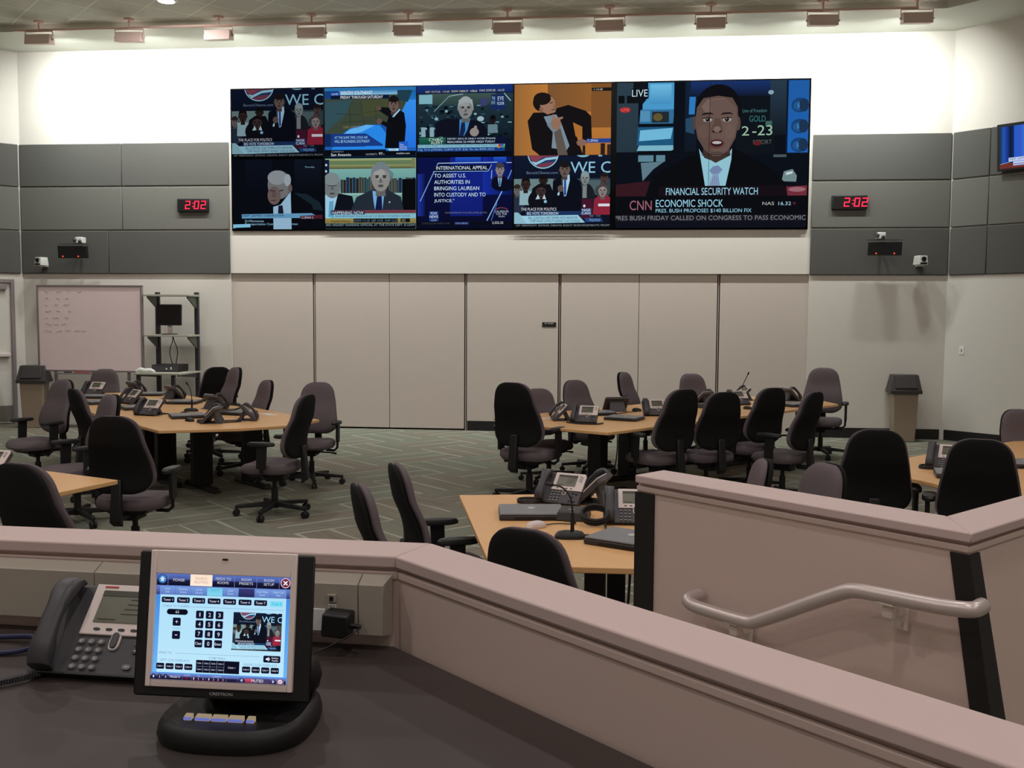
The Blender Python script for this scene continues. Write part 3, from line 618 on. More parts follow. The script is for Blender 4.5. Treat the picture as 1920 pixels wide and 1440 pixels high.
# 6: two men before a bookshelf
P = screen(VX[1]+.012, VX[2]-.012, VZ[1]-.012, VZ[2]+.012, (935, 738, 1812, 1415))
P.rect(935, 738, 1812, 1415, (112, 160, 152)); P.rect(935, 840, 1812, 960, (116, 166, 160), (104, 150, 146)); P.rect(960, 744, 1806, 760, (150, 154, 100)); P.rect(960, 760, 1806, 800, (96, 118, 84)); P.rect(960, 800, 1806, 838, (140, 146, 96), (70, 74, 50)); P.rect(1770, 744, 1806, 830, (120, 120, 78)); P.rect(935, 750, 975, 900, (16, 24, 60)); P.ell(946, 800, 11, 13, (180, 200, 210), 8); P.ell(944, 860, 11, 13, (180, 200, 210), 8)
rb = random.Random(5); x = 1085
while x < 1800:
    w_ = rb.uniform(14, 34); P.rect(x, 930+rb.uniform(-12, 18), x+w_-2, 1072, rb.choice([(34, 34, 32), (72, 52, 48), (60, 66, 62), (26, 44, 74), (86, 86, 74), (50, 28, 30), (44, 62, 60)])); x += w_
P.rect(1085, 1072, 1812, 1086, (150, 190, 184)); P.rect(1680, 940, 1812, 1260, (10, 11, 14)); P.ell(1490, 900, 110, 60, (84, 130, 128))
P.poly([(935, 1300), (935, 1100), (1060, 1070), (1200, 1100), (1240, 1300)], (14, 18, 26)); P.poly([(935, 1090), (1060, 1075), (1020, 1240), (990, 1310), (935, 1310)], (150, 196, 220)); P.poly([(975, 1150), (1015, 1145), (1020, 1300), (965, 1300)], (92, 156, 186)); P.ell(1004, 1000, 82, 120, (108, 116, 118), 24); P.ell(1000, 935, 74, 62, (118, 130, 132), 20); P.line(960, 1000, 1050, 1000, 7, (44, 48, 52)); P.ell(1004, 1074, 28, 8, (64, 58, 60)); P.poly([(995, 1005), (1015, 1005), (1022, 1040), (988, 1040)], (90, 92, 94))
P.poly([(1180, 1250), (1240, 1110), (1390, 1040), (1540, 1040), (1670, 1110), (1700, 1260)], (34, 42, 54)); P.poly([(1395, 1050), (1510, 1070), (1490, 1235), (1420, 1235), (1405, 1150)], (112, 166, 212)); P.poly([(1440, 1100), (1484, 1100), (1490, 1235), (1420, 1235)], (18, 26, 64)); P.head(1475, 925, 88, 132, (132, 132, 130), (110, 122, 128), 1); P.ell(1560, 1160, 9, 6, (200, 210, 220), 8)
P.rect(990, 1236, 1812, 1264, (120, 56, 70), (96, 38, 52)); P.rect(990, 1240, 1320, 1278, (16, 30, 60)); P.text('HAPPENING NOW', 1000, 1246, 1310, 1274, (206, 222, 228)); P.rect(1020, 1276, 1812, 1310, (126, 182, 204)); P.text('BUSH REPORTEDLY MULLING $1,600 TAX BREAK FOR MARRIED COUPLES', 1036, 1284, 1756, 1304, (18, 40, 74)); P.rect(935, 1316, 1812, 1360, (150, 134, 76), (128, 108, 56)); P.text('HeadlineNews', 994, 1328, 1182, 1352, (60, 50, 30)); P.rect(1210, 1316, 1640, 1354, (10, 14, 20)); P.text('DOW 111.35  S&P 14.95  OAP 12.53', 1216, 1324, 1636, 1346, (96, 120, 134)); P.rect(1666, 1316, 1756, 1352, (14, 20, 24)); P.text('2:02', 1676, 1322, 1712, 1346, (150, 150, 120)); P.rect(935, 1362, 1812, 1415, (9, 13, 18)); P.text('3RD HIGHEST RANKING OFFICIAL AT THE STATE DEPT. IS LEAVI', 942, 1366, 1802, 1388, (130, 150, 160))
P.build('screen', vw)
# 7: blue caption card
P = screen(VX[2]+.012, VX[3]-.012, VZ[1]-.012, VZ[2]+.012, (20, 745, 918, 1420))
P.rect(20, 745, 918, 1420, (12, 18, 70), (10, 12, 34)); P.rect(330, 745, 640, 1300, (18, 34, 128), (18, 30, 110)); P.rect(640, 745, 918, 1100, (22, 44, 150), (12, 20, 70), True); P.rect(20, 900, 90, 1300, (30, 50, 150), (14, 22, 80), True); P.rect(380, 745, 620, 800, (34, 80, 190), (20, 50, 150)); P.rect(740, 745, 860, 800, (34, 80, 190), (20, 50, 150))
P.line(45, 1160, 215, 800, 8, (122, 156, 214)); P.line(215, 800, 775, 796, 6, (180, 210, 232)); P.poly([(190, 822), (720, 814), (690, 876), (170, 880)], (10, 14, 40)); P.line(170, 878, 690, 878, 5, (150, 190, 226)); P.line(690, 878, 722, 816, 5, (150, 190, 226)); P.line(860, 800, 910, 800, 6, (170, 200, 230)); P.line(910, 870, 850, 1010, 8, (110, 150, 220)); P.line(850, 1010, 680, 1345, 9, (140, 180, 230)); P.line(775, 1180, 720, 1345, 7, (60, 100, 180)); P.line(724, 870, 720, 950, 6, (150, 190, 230))
P.text('INTERNATIONAL APPEAL', 198, 828, 684, 862, (206, 224, 238))
for k, (t_, w_) in enumerate((('TO ASSIST U.S.', 300), ('AUTHORITIES IN', 336), ('BRINGING LAUREAN', 426), ('INTO CUSTODY AND TO', 486), ('JUSTICE."', 190))): P.text(t_, 180, 900+k*60, 180+w_, 936+k*60, (196, 222, 238))
P.ell(830, 1010, 110, 60, (10, 14, 30)); P.suit(800, 930, 150, 1010, (12, 14, 28), (150, 190, 214), (40, 90, 150)); P.head(800, 865, 38, 60, (132, 122, 126), (60, 60, 66))
P.rect(132, 1256, 220, 1348, (24, 60, 130)); P.text('FOX', 148, 1262, 208, 1286, (214, 220, 232)); P.text('NEWS', 136, 1294, 218, 1318, (214, 220, 232)); P.text('.COM', 148, 1332, 202, 1350, (150, 160, 180)); P.text('CONGRESSMAN WALTER JONES (R-NC)', 282, 1262, 680, 1280, (112, 118, 132)); P.ell(818, 1250, 60, 30, (120, 60, 70), 18, 180, 360); P.ell(818, 1252, 52, 24, (14, 18, 50), 18, 180, 360)
P.text('LAUREAN', 756, 1250, 882, 1270, (170, 180, 196)); P.text('ON THE', 768, 1274, 868, 1292, (170, 180, 196)); P.text('RUN', 792, 1298, 846, 1314, (170, 180, 196)); P.rect(20, 1356, 918, 1390, (10, 13, 24)); P.text('CORE $2.25A FARGO WF', 62, 1362, 330, 1380, (60, 66, 80)); P.rect(374, 1358, 510, 1382, (26, 46, 96)); P.text('FOX NEWS', 386, 1362, 498, 1378, (130, 150, 190)); P.text('2,332.25', 730, 1354, 834, 1380, (200, 206, 214))
P.build('screen', vw)
# 8: rally again, brighter
P = screen(VX[3]+.012, VX[4]-.012, VZ[1]-.002, VZ[2]+.012, (40, 78, 918, 730)); P.g = 1.15; rally(P); P.build('screen', vw)
# 9: presenter, four tiles large
P = screen(BX[0]+.012, BX[1]-.014, VZ[0]-.012, VZ[2]+.012, (46, 60, 1836, 1405))
P.rect(46, 60, 1836, 1405, (12, 16, 24)); P.rect(46, 60, 250, 700, (44, 62, 74), (38, 54, 64)); P.rect(200, 60, 330, 250, (16, 20, 26)); P.poly([(340, 64), (590, 64), (590, 330), (290, 330), (290, 260), (340, 200)], (72, 150, 200)); P.rect(360, 80, 560, 260, (110, 184, 222), (64, 140, 190)); P.poly([(270, 310), (590, 310), (580, 440), (260, 440)], (50, 108, 150)); P.rect(270, 320, 360, 420, (80, 140, 176)); P.rect(380, 330, 540, 430, (34, 42, 48)); P.ell(435, 380, 45, 36, (96, 84, 48)); P.poly([(250, 470), (590, 470), (590, 640), (240, 640)], (30, 86, 124)); P.poly([(270, 500), (580, 480), (560, 580), (260, 600)], (110, 180, 212)); P.poly([(240, 690), (260, 640), (650, 640), (640, 665), (560, 690)], (120, 176, 196)); P.rect(255, 730, 510, 790, (90, 130, 146)); P.rect(400, 730, 424, 800, (14, 18, 22)); P.poly([(280, 800), (500, 790), (400, 860), (300, 970)], (92, 120, 134)); P.rect(585, 60, 730, 1000, (12, 16, 24)); P.rect(60, 180, 118, 250, (12, 16, 18)); P.rect(140, 180, 210, 250, (14, 18, 20)); P.ell(125, 310, 52, 26, (170, 44, 48)); P.text('LIVE', 92, 298, 160, 322, (220, 110, 100))
P.rect(690, 60, 800, 700, (20, 34, 54), (16, 24, 34)); P.poly([(730, 200), (790, 190), (780, 360), (725, 360)], (46, 120, 186)); P.poly([(695, 400), (770, 380), (780, 540), (700, 520)], (40, 70, 96)); P.rect(740, 60, 1640, 200, (26, 50, 104), (18, 26, 44)); P.rect(1160, 200, 1530, 720, (14, 20, 26)); P.rect(1480, 60, 1630, 560, (40, 58, 74), (18, 24, 30)); P.ell(1485, 170, 26, 20, (130, 160, 176)); P.rect(1640, 64, 1836, 720, (32, 90, 160), (30, 96, 176)); P.rect(1628, 64, 1646, 720, (14, 24, 44))
for yy in (290, 480, 650): P.ell(1752, yy, 76, 66, (24, 64, 112), 22); P.ell(1740, yy+6, 48, 42, (34, 84, 136), 18); P.ell(1790, yy, 46, 60, (28, 50, 78), 18); P.poly([(1730, yy-10), (1745, yy-26), (1752, yy+20), (1735, yy+26)], (56, 120, 180))
P.text('Line of Freedom', 1226, 318, 1450, 350, (70, 118, 120)); P.text('GOLD', 1290, 380, 1440, 435, (56, 112, 116)); P.rect(1440, 430, 1500, 480, (60, 100, 90)); P.text('2', 1222, 475, 1290, 560, (150, 184, 160)); P.text('-23', 1320, 468, 1505, 560, (150, 184, 160)); P.text('REPORT', 1330, 600, 1500, 640, (84, 92, 84)); P.ell(1370, 630, 40, 22, (90, 30, 36)); P.rect(1520, 736, 1640, 760, (70, 84, 88)); P.poly([(1600, 980), (1620, 890), (1700, 870), (1740, 930), (1735, 985)], (110, 134, 136)); P.poly([(1640, 900), (1700, 890), (1700, 910), (1640, 925)], (190, 205, 205))
P.poly([(46, 1000), (370, 970), (330, 1110), (46, 1110)], (52, 24, 32)); P.poly([(1640, 1030), (1836, 1020), (1836, 1115), (1650, 1115)], (108, 44, 56)); P.ell(1745, 1055, 80, 22, (150, 100, 110))
P.poly([(320, 1130), (420, 900), (620, 800), (830, 690), (1130, 660), (1500, 860), (1640, 1000), (1660, 1130)], (12, 13, 17)); P.poly([(826, 675), (880, 760), (985, 800), (1080, 760), (1135, 675), (1130, 780), (1080, 1020), (890, 1020)], (140, 190, 206)); P.poly([(960, 840), (1010, 830), (1050, 870), (1010, 920), (1030, 1020), (930, 1020), (960, 920), (926, 876)], (130, 150, 182)); P.poly([(960, 840), (1010, 830), (1050, 870), (1005, 905), (950, 905), (926, 876)], (112, 130, 168))
for k in range(5): P.line(940+k*18, 930, 935+k*22, 1020, 3, (92, 108, 150))
P.ell(1000, 330, 218, 240, (16, 15, 19), 30); P.ell(782, 440, 20, 62, (76, 64, 60)); P.ell(1188, 450, 22, 64, (84, 70, 64)); P.poly([(870, 640), (1110, 640), (1120, 740), (985, 808), (860, 740)], (62, 48, 44))
P.poly([(800, 300), (860, 215), (1000, 195), (1130, 215), (1180, 300), (1188, 440), (1165, 580), (1100, 700), (1020, 745), (960, 745), (880, 690), (810, 580), (785, 440)], (92, 74, 68)); P.poly([(840, 290), (900, 225), (1060, 215), (1100, 290), (1080, 340), (880, 345)], (114, 94, 88)); P.poly([(920, 230), (1080, 225), (1160, 300), (1180, 440), (1150, 580), (1090, 690), (1010, 735), (960, 735), (940, 560)], (102, 82, 76)); P.ell(866, 520, 54, 64, (99, 79, 72)); P.ell(1112, 520, 46, 64, (107, 86, 79))
for cx in (902, 1082): P.poly([(cx-64, 376), (cx-40, 350), (cx+30, 346), (cx+62, 368), (cx+20, 362), (cx-40, 366)], (30, 24, 24)); P.ell(cx, 412, 42, 22, (150, 148, 148)); P.ell(cx, 410, 20, 22, (34, 24, 22)); P.ell(cx-5, 404, 5, 5, (190, 190, 196), 8); P.line(cx-46, 400, cx+44, 394, 9, (40, 30, 28))
P.poly([(970, 400), (1015, 400), (1046, 510), (1030, 535), (960, 538), (934, 512)], (86, 68, 62)); P.ell(992, 500, 34, 26, (120, 98, 90)); P.ell(958, 522, 14, 9, (48, 36, 34)); P.ell(1024, 522, 14, 9, (48, 36, 34)); P.ell(990, 632, 76, 46, (98, 58, 56)); P.ell(992, 628, 56, 30, (40, 24, 26)); P.ell(992, 622, 44, 14, (180, 176, 176)); P.ell(990, 720, 60, 16, (82, 66, 60))
P.rect(180, 118, 345, 210, (14, 18, 22)); P.text('LIVE', 188, 128, 336, 192, (184, 214, 224)); P.rect(60, 1112, 1836, 1300, (12, 13, 18)); P.rect(450, 1018, 1640, 1112, (22, 15, 21)); P.text('FINANCIAL SECURITY WATCH', 522, 1036, 1382, 1102, (150, 206, 228)); P.text('ECONOMIC SHOCK', 428, 1144, 1062, 1212, (150, 206, 228)); P.text('PRES. BUSH PROPOSES $140 BILLION FIX', 428, 1228, 1328, 1268, (140, 192, 212)); P.text('CNN', 180, 1150, 390, 1240, (154, 96, 112)); P.text('NAS', 1428, 1168, 1536, 1198, (176, 176, 176)); P.text('16.32', 1576, 1168, 1692, 1200, (160, 204, 224)); P.poly([(1704, 1174), (1740, 1174), (1722, 1200)], (90, 30, 44)); P.rect(46, 1284, 1836, 1345, (22, 23, 28)); P.text('PRES BUSH FRIDAY CALLED ON CONGRESS TO PASS ECONOMIC', 40, 1292, 1830, 1334, (124, 126, 132)); P.rect(46, 1346, 1836, 1405, (15, 18, 28)); P.rect(918, 60, 922, 1405, (20, 20, 24)); P.rect(46, 729, 1836, 732, (20, 24, 28))
P.build('screen', vw)
# ------------------------------------------------------------------ wall-mounted devices
def digits(mb, s, x, z, w, h, y, mt):
    seg = {'0': 'abcdef', '2': 'abged'}; t = h*.13; sl = .12
    def q(x0, z0, x1, z1): mb.prism([(x0+sl*(z0-z), z0), (x1+sl*(z0-z), z0), (x1+sl*(z1-z), z1), (x0+sl*(z1-z), z1)], 0, .003, mt, T=Matrix.Translation((0, y, 0)) @ Matrix.Rotation(R(90), 4, 'X'))
    for ch in s:
        if ch == ':': q(x+w*.1, z+h*.25, x+w*.1+t, z+h*.25+t); q(x+w*.1, z+h*.65, x+w*.1+t, z+h*.65+t); x += w*.42; continue
        for k in seg[ch]:
            if k == 'a': q(x, z+h-t, x+w, z+h)
            if k == 'g': q(x, z+h/2-t/2, x+w, z+h/2+t/2)
            if k == 'd': q(x, z, x+w, z+t)
            if k == 'f': q(x, z+h/2, x+t, z+h)
            if k == 'b': q(x+w-t, z+h/2, x+w, z+h)
            if k == 'e': q(x, z, x+t, z+h/2)
            if k == 'c': q(x+w-t, z, x+w, z+h/2)
        x += w*1.36
for x, z, dx, lb in ((-6.61, 3.45, .0, 'left'), (3.285, 3.435, .03, 'right')):
    t = thing('digital_clock', 'black digital wall clock showing red 2:02 %s of the video wall' % lb, 'clock', (x, D-.022, z), 0, 'red digital wall clocks')
    m = MB(); m.box((0, -.03, 0), (.5, .06, .205), M_BLK); m.build('casing', t, bevel=.012)
    m = MB(); m.box((0, -.0605, 0), (.44, .002, .15), M_GLASS); m.build('window', t)
    m = MB(); digits(m, '2:02', -.12+dx, -.065, .08, .13, -.0655, M_LED); m.build('digits', t, smooth=False)
for x, z, cx, cz, tx, lb, ang in ((-8.47, 2.745, -9.07, 2.575, -8.33, 'left', 14), (3.742, 2.785, 4.29, 2.595, 3.68, 'right', -3)):
    t = thing('wall_display', 'small black wall display with two red indicator lights at %s' % lb, 'display', (x, D-.022, z), 0, 'small black wall displays')
    m = MB(); m.box((0, -.29, 0), (.46, .05, .19), M_BLK, T=Matrix.Rotation(R(ang*.3), 4, 'Z') @ Matrix.Rotation(R(6), 4, 'X')); m.build('casing', t, bevel=.005)
    m = MB(); m.box((0, -.25, .098), (.475, .14, .008), M_BRKT, T=Matrix.Rotation(R(ang*.3), 4, 'Z')); m.cyl((0, -.25, 0), (0, 0, -.0), .022, M_BLK, 10); m.build('mount_arm', t)
    
    for sx in (-.13, .12): m = MB(); m.ball((sx, -.318, -.1), .011, M_DOT); m.build('indicator_light', t)
    t = thing('video_camera', 'small white video camera on top of the black %s wall display' % lb, 'camera', (tx, D-.29, z+.102), 0, 'small white video cameras')
    m = MB(); m.box((0, 0, .05), (.11, .12, .09), M_WHITE); m.build('body', t, bevel=.008)
    m = MB(); m.cyl((-.05, -.03, .05), (-.085, -.06, .05), .036, M_CHAR, 16); m.ball((.02, -.062, .03), .028, M_CHAR); m.build('lens', t)
    t = thing('video_camera', 'white dome-eyed video camera on a wall bracket at %s' % lb, 'camera', (cx, D-.022, cz), 0, 'small white video cameras')
    sg = 1 if lb == 'left' else -1
    TC = Matrix.Translation((sg*.02, -.16, 0)) @ Matrix.Rotation(R(-sg*20), 4, 'Z')
    m = MB(); m.box((0, 0, 0), (.15, .15, .13), M_WHITE, top=(.135, .12), T=TC); m.box((0, -.06, -.075), (.1, .12, .012), M_WHITE); m.build('body', t, bevel=.008)
    m = MB(); m.cyl(TC @ Vector((0, -.06, .02)), TC @ Vector((0, -.088, .015)), .034, M_BLK, 18); m.build('lens', t)
    m = MB(); m.box((0, -.075, -.045), (.11, .012, .024), M_BLK, T=TC); m.build('base_band', t)
# television on the right angled wall, tilted forward
t = thing('television', 'wall television tilted forward at the right picture edge', 'television', along(*WR, 1.26, -.09) + (4.1,), R(-45))
T_ = Matrix.Rotation(R(5), 4, 'X')
m = MB(); m.box((0, -.03, 0), (1.08, .06, .63), M_BLK, T=T_); m.build('casing', t, bevel=.006)
m = MB(); m.box((0, .05, -.05), (.3, .1, .3), M_BLK); m.build('wall_mount', t)
P = Paint(T_ @ Vector((-.5, -.0615, .275)), T_ @ Vector((1.0, 0, 0)), T_ @ Vector((0, 0, -.56)), T_ @ Vector((0, -1, 0)), (0, 0, 1000, 560))
P.rect(0, 0, 1000, 560, (24, 60, 150)); 
for x0, x1, c1, c2 in ((0, 60, (20, 50, 70), (40, 90, 170)), (60, 130, (36, 74, 180), (20, 40, 90)), (130, 190, (14, 30, 60), (20, 40, 80)), (190, 300, (40, 90, 190), (50, 90, 200)), (300, 420, (60, 110, 210), (30, 60, 150)), (420, 1000, (40, 80, 180), (20, 50, 130))): P.rect(x0, 0, x1, 560, c1, c2, True)
P.ell(620, 300, 90, 120, (120, 96, 84)); P.poly([(440, 560), (480, 420), (620, 390), (780, 420), (820, 560)], (20, 24, 36)); P.rect(0, 490, 1000, 560, (110, 50, 44)); P.rect(120, 420, 700, 470, (190, 205, 235)); P.text('REP. JAMES OBERSTAR', 140, 430, 640, 460, (70, 84, 120)); P.rect(180, 476, 760, 500, (196, 208, 236)); P.rect(180, 506, 760, 530, (160, 176, 220)); P.line(10, 498, 170, 470, 7, (150, 170, 200))
P.build('screen', t)
t = thing('light_switch', 'small pale light switch on the right angled wall', 'light switch', along(*WR, .255) + (1.313,), R(-45))
m = MB(); m.box((0, -.004, 0), (.075, .008, .12), M_WHITE); m.build('plate', t, bevel=.003)
m = MB(); m.box((0, -.011, 0), (.012, .012, .035), M_ALU); m.build('toggle', t, bevel=.002)
t = thing('door_sign', 'small black sign plate on the closet front beside the seam', 'sign', (-1.063, D+.045, 1.638))
m = MB(); m.box((0, -.004, 0), (.212, .008, .072), M_BLK); m.build('plate', t, bevel=.004)
m = MB(); lettering(m, 'A/V CLOSET', (-.07, -.008, .008), (1, 0, 0), (0, 0, 1), .14, .02, M_WHITE, (0, -1, 0)); m.build('lettering', t, smooth=False)

# ------------------------------------------------------------------ whiteboard, rack, bins
t = thing('whiteboard', 'large pinkish whiteboard on a stand by the left door', 'whiteboard', (-8.06, 14.6, 0), R(-1.5))
m = MB(); m.box((0, 0, 1.533), (1.66, .03, 1.28), M_WB); m.build('board', t)
m = MB()
for x, z, w_, h_ in ((0, 2.183, 1.72, .028), (0, .884, 1.72, .028)): m.box((x, 0, z), (w_, .05, h_), M_ALU)
for x in (-.846, .846): m.box((x, 0, 1.533), (.028, .05, 1.32), M_ALU)
m.build('frame', t, bevel=.004)
m = MB(); m.box((-.1, -.05, .845), (.9, .09, .02), M_ALU); m.build('pen_tray', t, bevel=.004)
for k, (x, mt) in enumerate(((-.35, M_BLK), (-.18, M_RED), (-.05, M_RED), (.1, M_BLK))):
    m = MB(); m.cyl((x-.06, -.055, .862), (x+.06, -.055, .862), .009, mt, 8)
    tag(m.build('whiteboard_marker'), '%s marker %s on the whiteboard pen tray' % (['black', 'red', 'red', 'black'][k], ['at the left end', 'left of the other red one', 'right of the other red one', 'at the right end'][k]), 'marker', 'markers in the pen tray').matrix_world = Matrix.Translation((-8.06, 14.6, 0)) @ Matrix.Rotation(R(-1.5), 4, 'Z')
for x in (-.6, .6):
    m = MB(); m.box((x, .03, .45), (.04, .03, .9), M_ALU); m.box((x, .02, .03), (.05, .5, .04), M_ALU); m.build('leg', t, bevel=.003)
m = MB(); rw = random.Random(9)
for k in range(7):
    z = 2.1-k*.1; x = -.72
    while x < -.72+rw.uniform(.35, .7):
        m.tube([(x+i*.02, -.0165, z+rw.uniform(-.014, .014)) for i in range(int(rw.uniform(3, 7)))], .0025, M_INK, 4); x += rw.uniform(.12, .2)
m.build('faint_writing', t)
t = thing('equipment_rack', 'open dark metal rack with pale shelves beside the whiteboard', 'rack', (-6.81, 14.75, 0))
m0 = Matrix.Translation((6.81, -14.75, 0))
for x in (-7.13, -6.50):
    m = MB(m0); m.box((x, 14.93, 1.05), (.06, .06, 2.1), M_RACK); m.box((x, 14.72, .03), (.06, .7, .05), M_RACK); m.build('post', t, bevel=.003)
m = MB(m0); m.box((-6.815, 14.93, .28), (.6, .04, .06), M_RACK); m.build('cross_bar', t)
for z, d_, nm in ((2.045, .42, 'top'), (1.435, .42, 'middle'), (.875, .78, 'bottom')):
    m = MB(m0); m.box((-6.815, 14.96-d_/2, z), (.72, d_, .028), M_SHELF); s_ = m.build('shelf', t, bevel=.003)
    for x in (-7.13, -6.50):
        m = MB(m0); P_ = [(14.9, z-.014), (14.96-d_+.05, z-.014), (14.96-d_+.05, z-.035), (14.9, z-.2 if nm != 'bottom' else z-.09)]
        m.prism(P_, -.012, .012, M_BRKT if nm != 'bottom' else M_RACK, T=Matrix(((0, 0, 1, x), (1, 0, 0, 0), (0, 1, 0, 0), (0, 0, 0, 1)))); m.build('bracket', s_)
for x in (-7.12, -6.58):
    m = MB(m0); m.box((x, 14.24, .43), (.05, .05, .86), M_RACK); m.build('leg', t, bevel=.003)
t = thing('monitor', 'small dark monitor on the middle rack shelf', 'monitor', (-6.86, 14.74, 1.449), R(6))
m = MB(); m.box((0, -.02, .30), (.38, .05, .32), M_BLK, T=Matrix.Rotation(R(-4), 4, 'X')); m.build('casing', t, bevel=.008)
m = MB(); m.box((0, -.0465, .30), (.35, .002, .285), M_GLASS, T=Matrix.Rotation(R(-4), 4, 'X')); m.build('screen', t)
m = MB(); m.box((0, .03, .1), (.07, .03, .19), M_SILV); m.cyl((0, 0, 0), (0, 0, .014), .12, M_RACK, 24); m.build('stand', t, bevel=.002)
t = thing('desktop_computer', 'flat black desktop computer on the bottom rack shelf', 'computer', (-6.82, 14.66, .889), R(3))
m = MB(); m.box((0, 0, .055), (.42, .38, .11), M_BLK); m.build('case', t, bevel=.005)
m = MB(); m.box((0, -.191, .055), (.40, .004, .09), M_CHAR); m.cyl((.02, -.193, .05), (.02, -.197, .05), .013, M_WHITE, 12); m.box((.09, -.194, .058), (.018, .004, .04), M_WHITE); m.build('front_panel', t)
m = MB(); m.tube([(-7.2, 14.32, .90), (-7.13, 14.34, .93), (-7.05, 14.3, .915), (-6.98, 14.33, .925), (-6.9, 14.31, .90)], [.02, .04, .03, .034, .02], M_WHITE, 10, smooth=2)
tag(m.build('white_cloth'), 'crumpled white cloth on the front of the bottom rack shelf', 'cloth')
m = MB(); m.tube([(-6.83, 14.78, 1.42), (-6.83, 14.8, 1.36), (-6.9, 14.8, 1.2), (-6.86, 14.8, 1.02), (-6.85, 14.84, .96)], .007, M_BLK, 6, smooth=2); m.tube([(-6.82, 14.78, 1.42), (-6.82, 14.8, 1.36), (-6.75, 14.8, 1.2), (-6.79, 14.8, 1.02), (-6.80, 14.84, .96)], .007, M_BLK, 6, smooth=2)
tag(m.build('monitor_cable'), 'pair of thin black cables hanging from the middle rack shelf', 'cable')
for x, y, rz, lb in ((-9.0, 14.62, 16, 'left bin half hidden behind the whiteboard edge'), (4.08, 14.92, -4, 'right bin standing alone by the room corner')):
    t = thing('waste_bin', 'tall tan bin with black flap lid, %s' % lb, 'waste bin', (x, y, 0), R(rz), 'tall bins with black lids')
    m = MB(); m.box((0, 0, .36), (.29, .29, .72), M_BEIGE, top=(.345, .345)); m.build('body', t, bevel=.012)
    m = MB(); m.box((0, 0, .72), (.43, .43, .05), M_LIDB); m.box((0, 0, .85), (.42, .42, .22), M_LIDB, top=(.36, .2)); m.build('lid', t, bevel=.008)
    m = MB(); m.hexa([(-.15, -.2145, .775), (.15, -.2145, .775), (.15, -.2, .775), (-.15, -.2, .775), (-.135, -.126, .94), (.135, -.126, .94), (.135, -.11, .94), (-.135, -.11, .94)], M_LIDB); m.build('flap', t, bevel=.004)

# ------------------------------------------------------------------ tables
def table(name, label, poly, legs, edge=.028):
    cx = sum(p[0] for p in poly)/len(poly); cy = sum(p[1] for p in poly)/len(poly)
    t = thing(name, label, 'table', (cx, cy, 0), 0, 'beech conference tables'); M0 = Matrix.Translation((-cx, -cy, 0))
    m = MB(M0); m.prism(poly, .74-edge, .74, M_WOOD); m.build('table_top', t, bevel=.004)
    for x, y, rz in legs:
        T = Matrix.Translation((x, y, 0)) @ Matrix.Rotation(R(rz), 4, 'Z')
        m = MB(M0); m.box((0, 0, .37), (.2, .1, .66), M_TEAL, T=T); m.box((0, 0, .03), (.09, .78, .05), M_TEAL, top=(.06, .7), T=T); m.box((0, 0, .7), (.08, .6, .022), M_TEAL, T=T); m.build('leg', t, bevel=.006)
    return t
table('conference_table', 'long beech conference table at left below the whiteboard', [(-4.08, 8.51), (-3.42, 8.80), (-3.06, 9.12), (-2.95, 9.64), (-5.6, 12.35), (-6.3, 12.55), (-6.72, 12.3), (-6.8, 11.25)], [(-4.72, 10.0, 45), (-4.22, 9.75, 45), (-3.8, 10.05, 45), (-5.6, 11.5, 45)])
table('conference_table', 'long beech conference table at right, before the closet fronts', [(-.09, 9.0), (-.70, 9.36), (-1.08, 9.7), (-1.27, 10.12), (1.44, 13.35), (2.1, 13.3), (2.5, 12.95), (2.62, 12.32)], [(-.2, 9.95, 130), (.1, 10.95, 130), (1.5, 12.3, 130)])
table('conference_table', 'beech table in the middle foreground behind the front low wall', [(-.92, 5.74), (-.56, 4.26), (-.22, 4.157), (.3, 4.17), (.55, 5.0), (.5, 6.0), (.09, 5.94)], [(-.1, 4.75, 90), (0, 5.5, 90)])
table('conference_table', 'beech table corner at the left picture edge', [(-3.13, 5.96), (-3.27, 5.45), (-3.5, 5.0), (-4.0, 4.75), (-5.6, 6.0), (-5.0, 6.77), (-3.8, 6.25)], [(-4.1, 5.7, 20)])
table('conference_table', 'beech table at the right picture edge behind the stair wall', [(1.587, 7.13), (1.94, 6.70), (2.06, 6.42), (2.45, 6.1), (2.9, 6.05), (4.6, 7.8), (3.45, 9.0), (2.49, 8.1)], [(2.7, 7.1, 45), (3.5, 7.9, 45)])

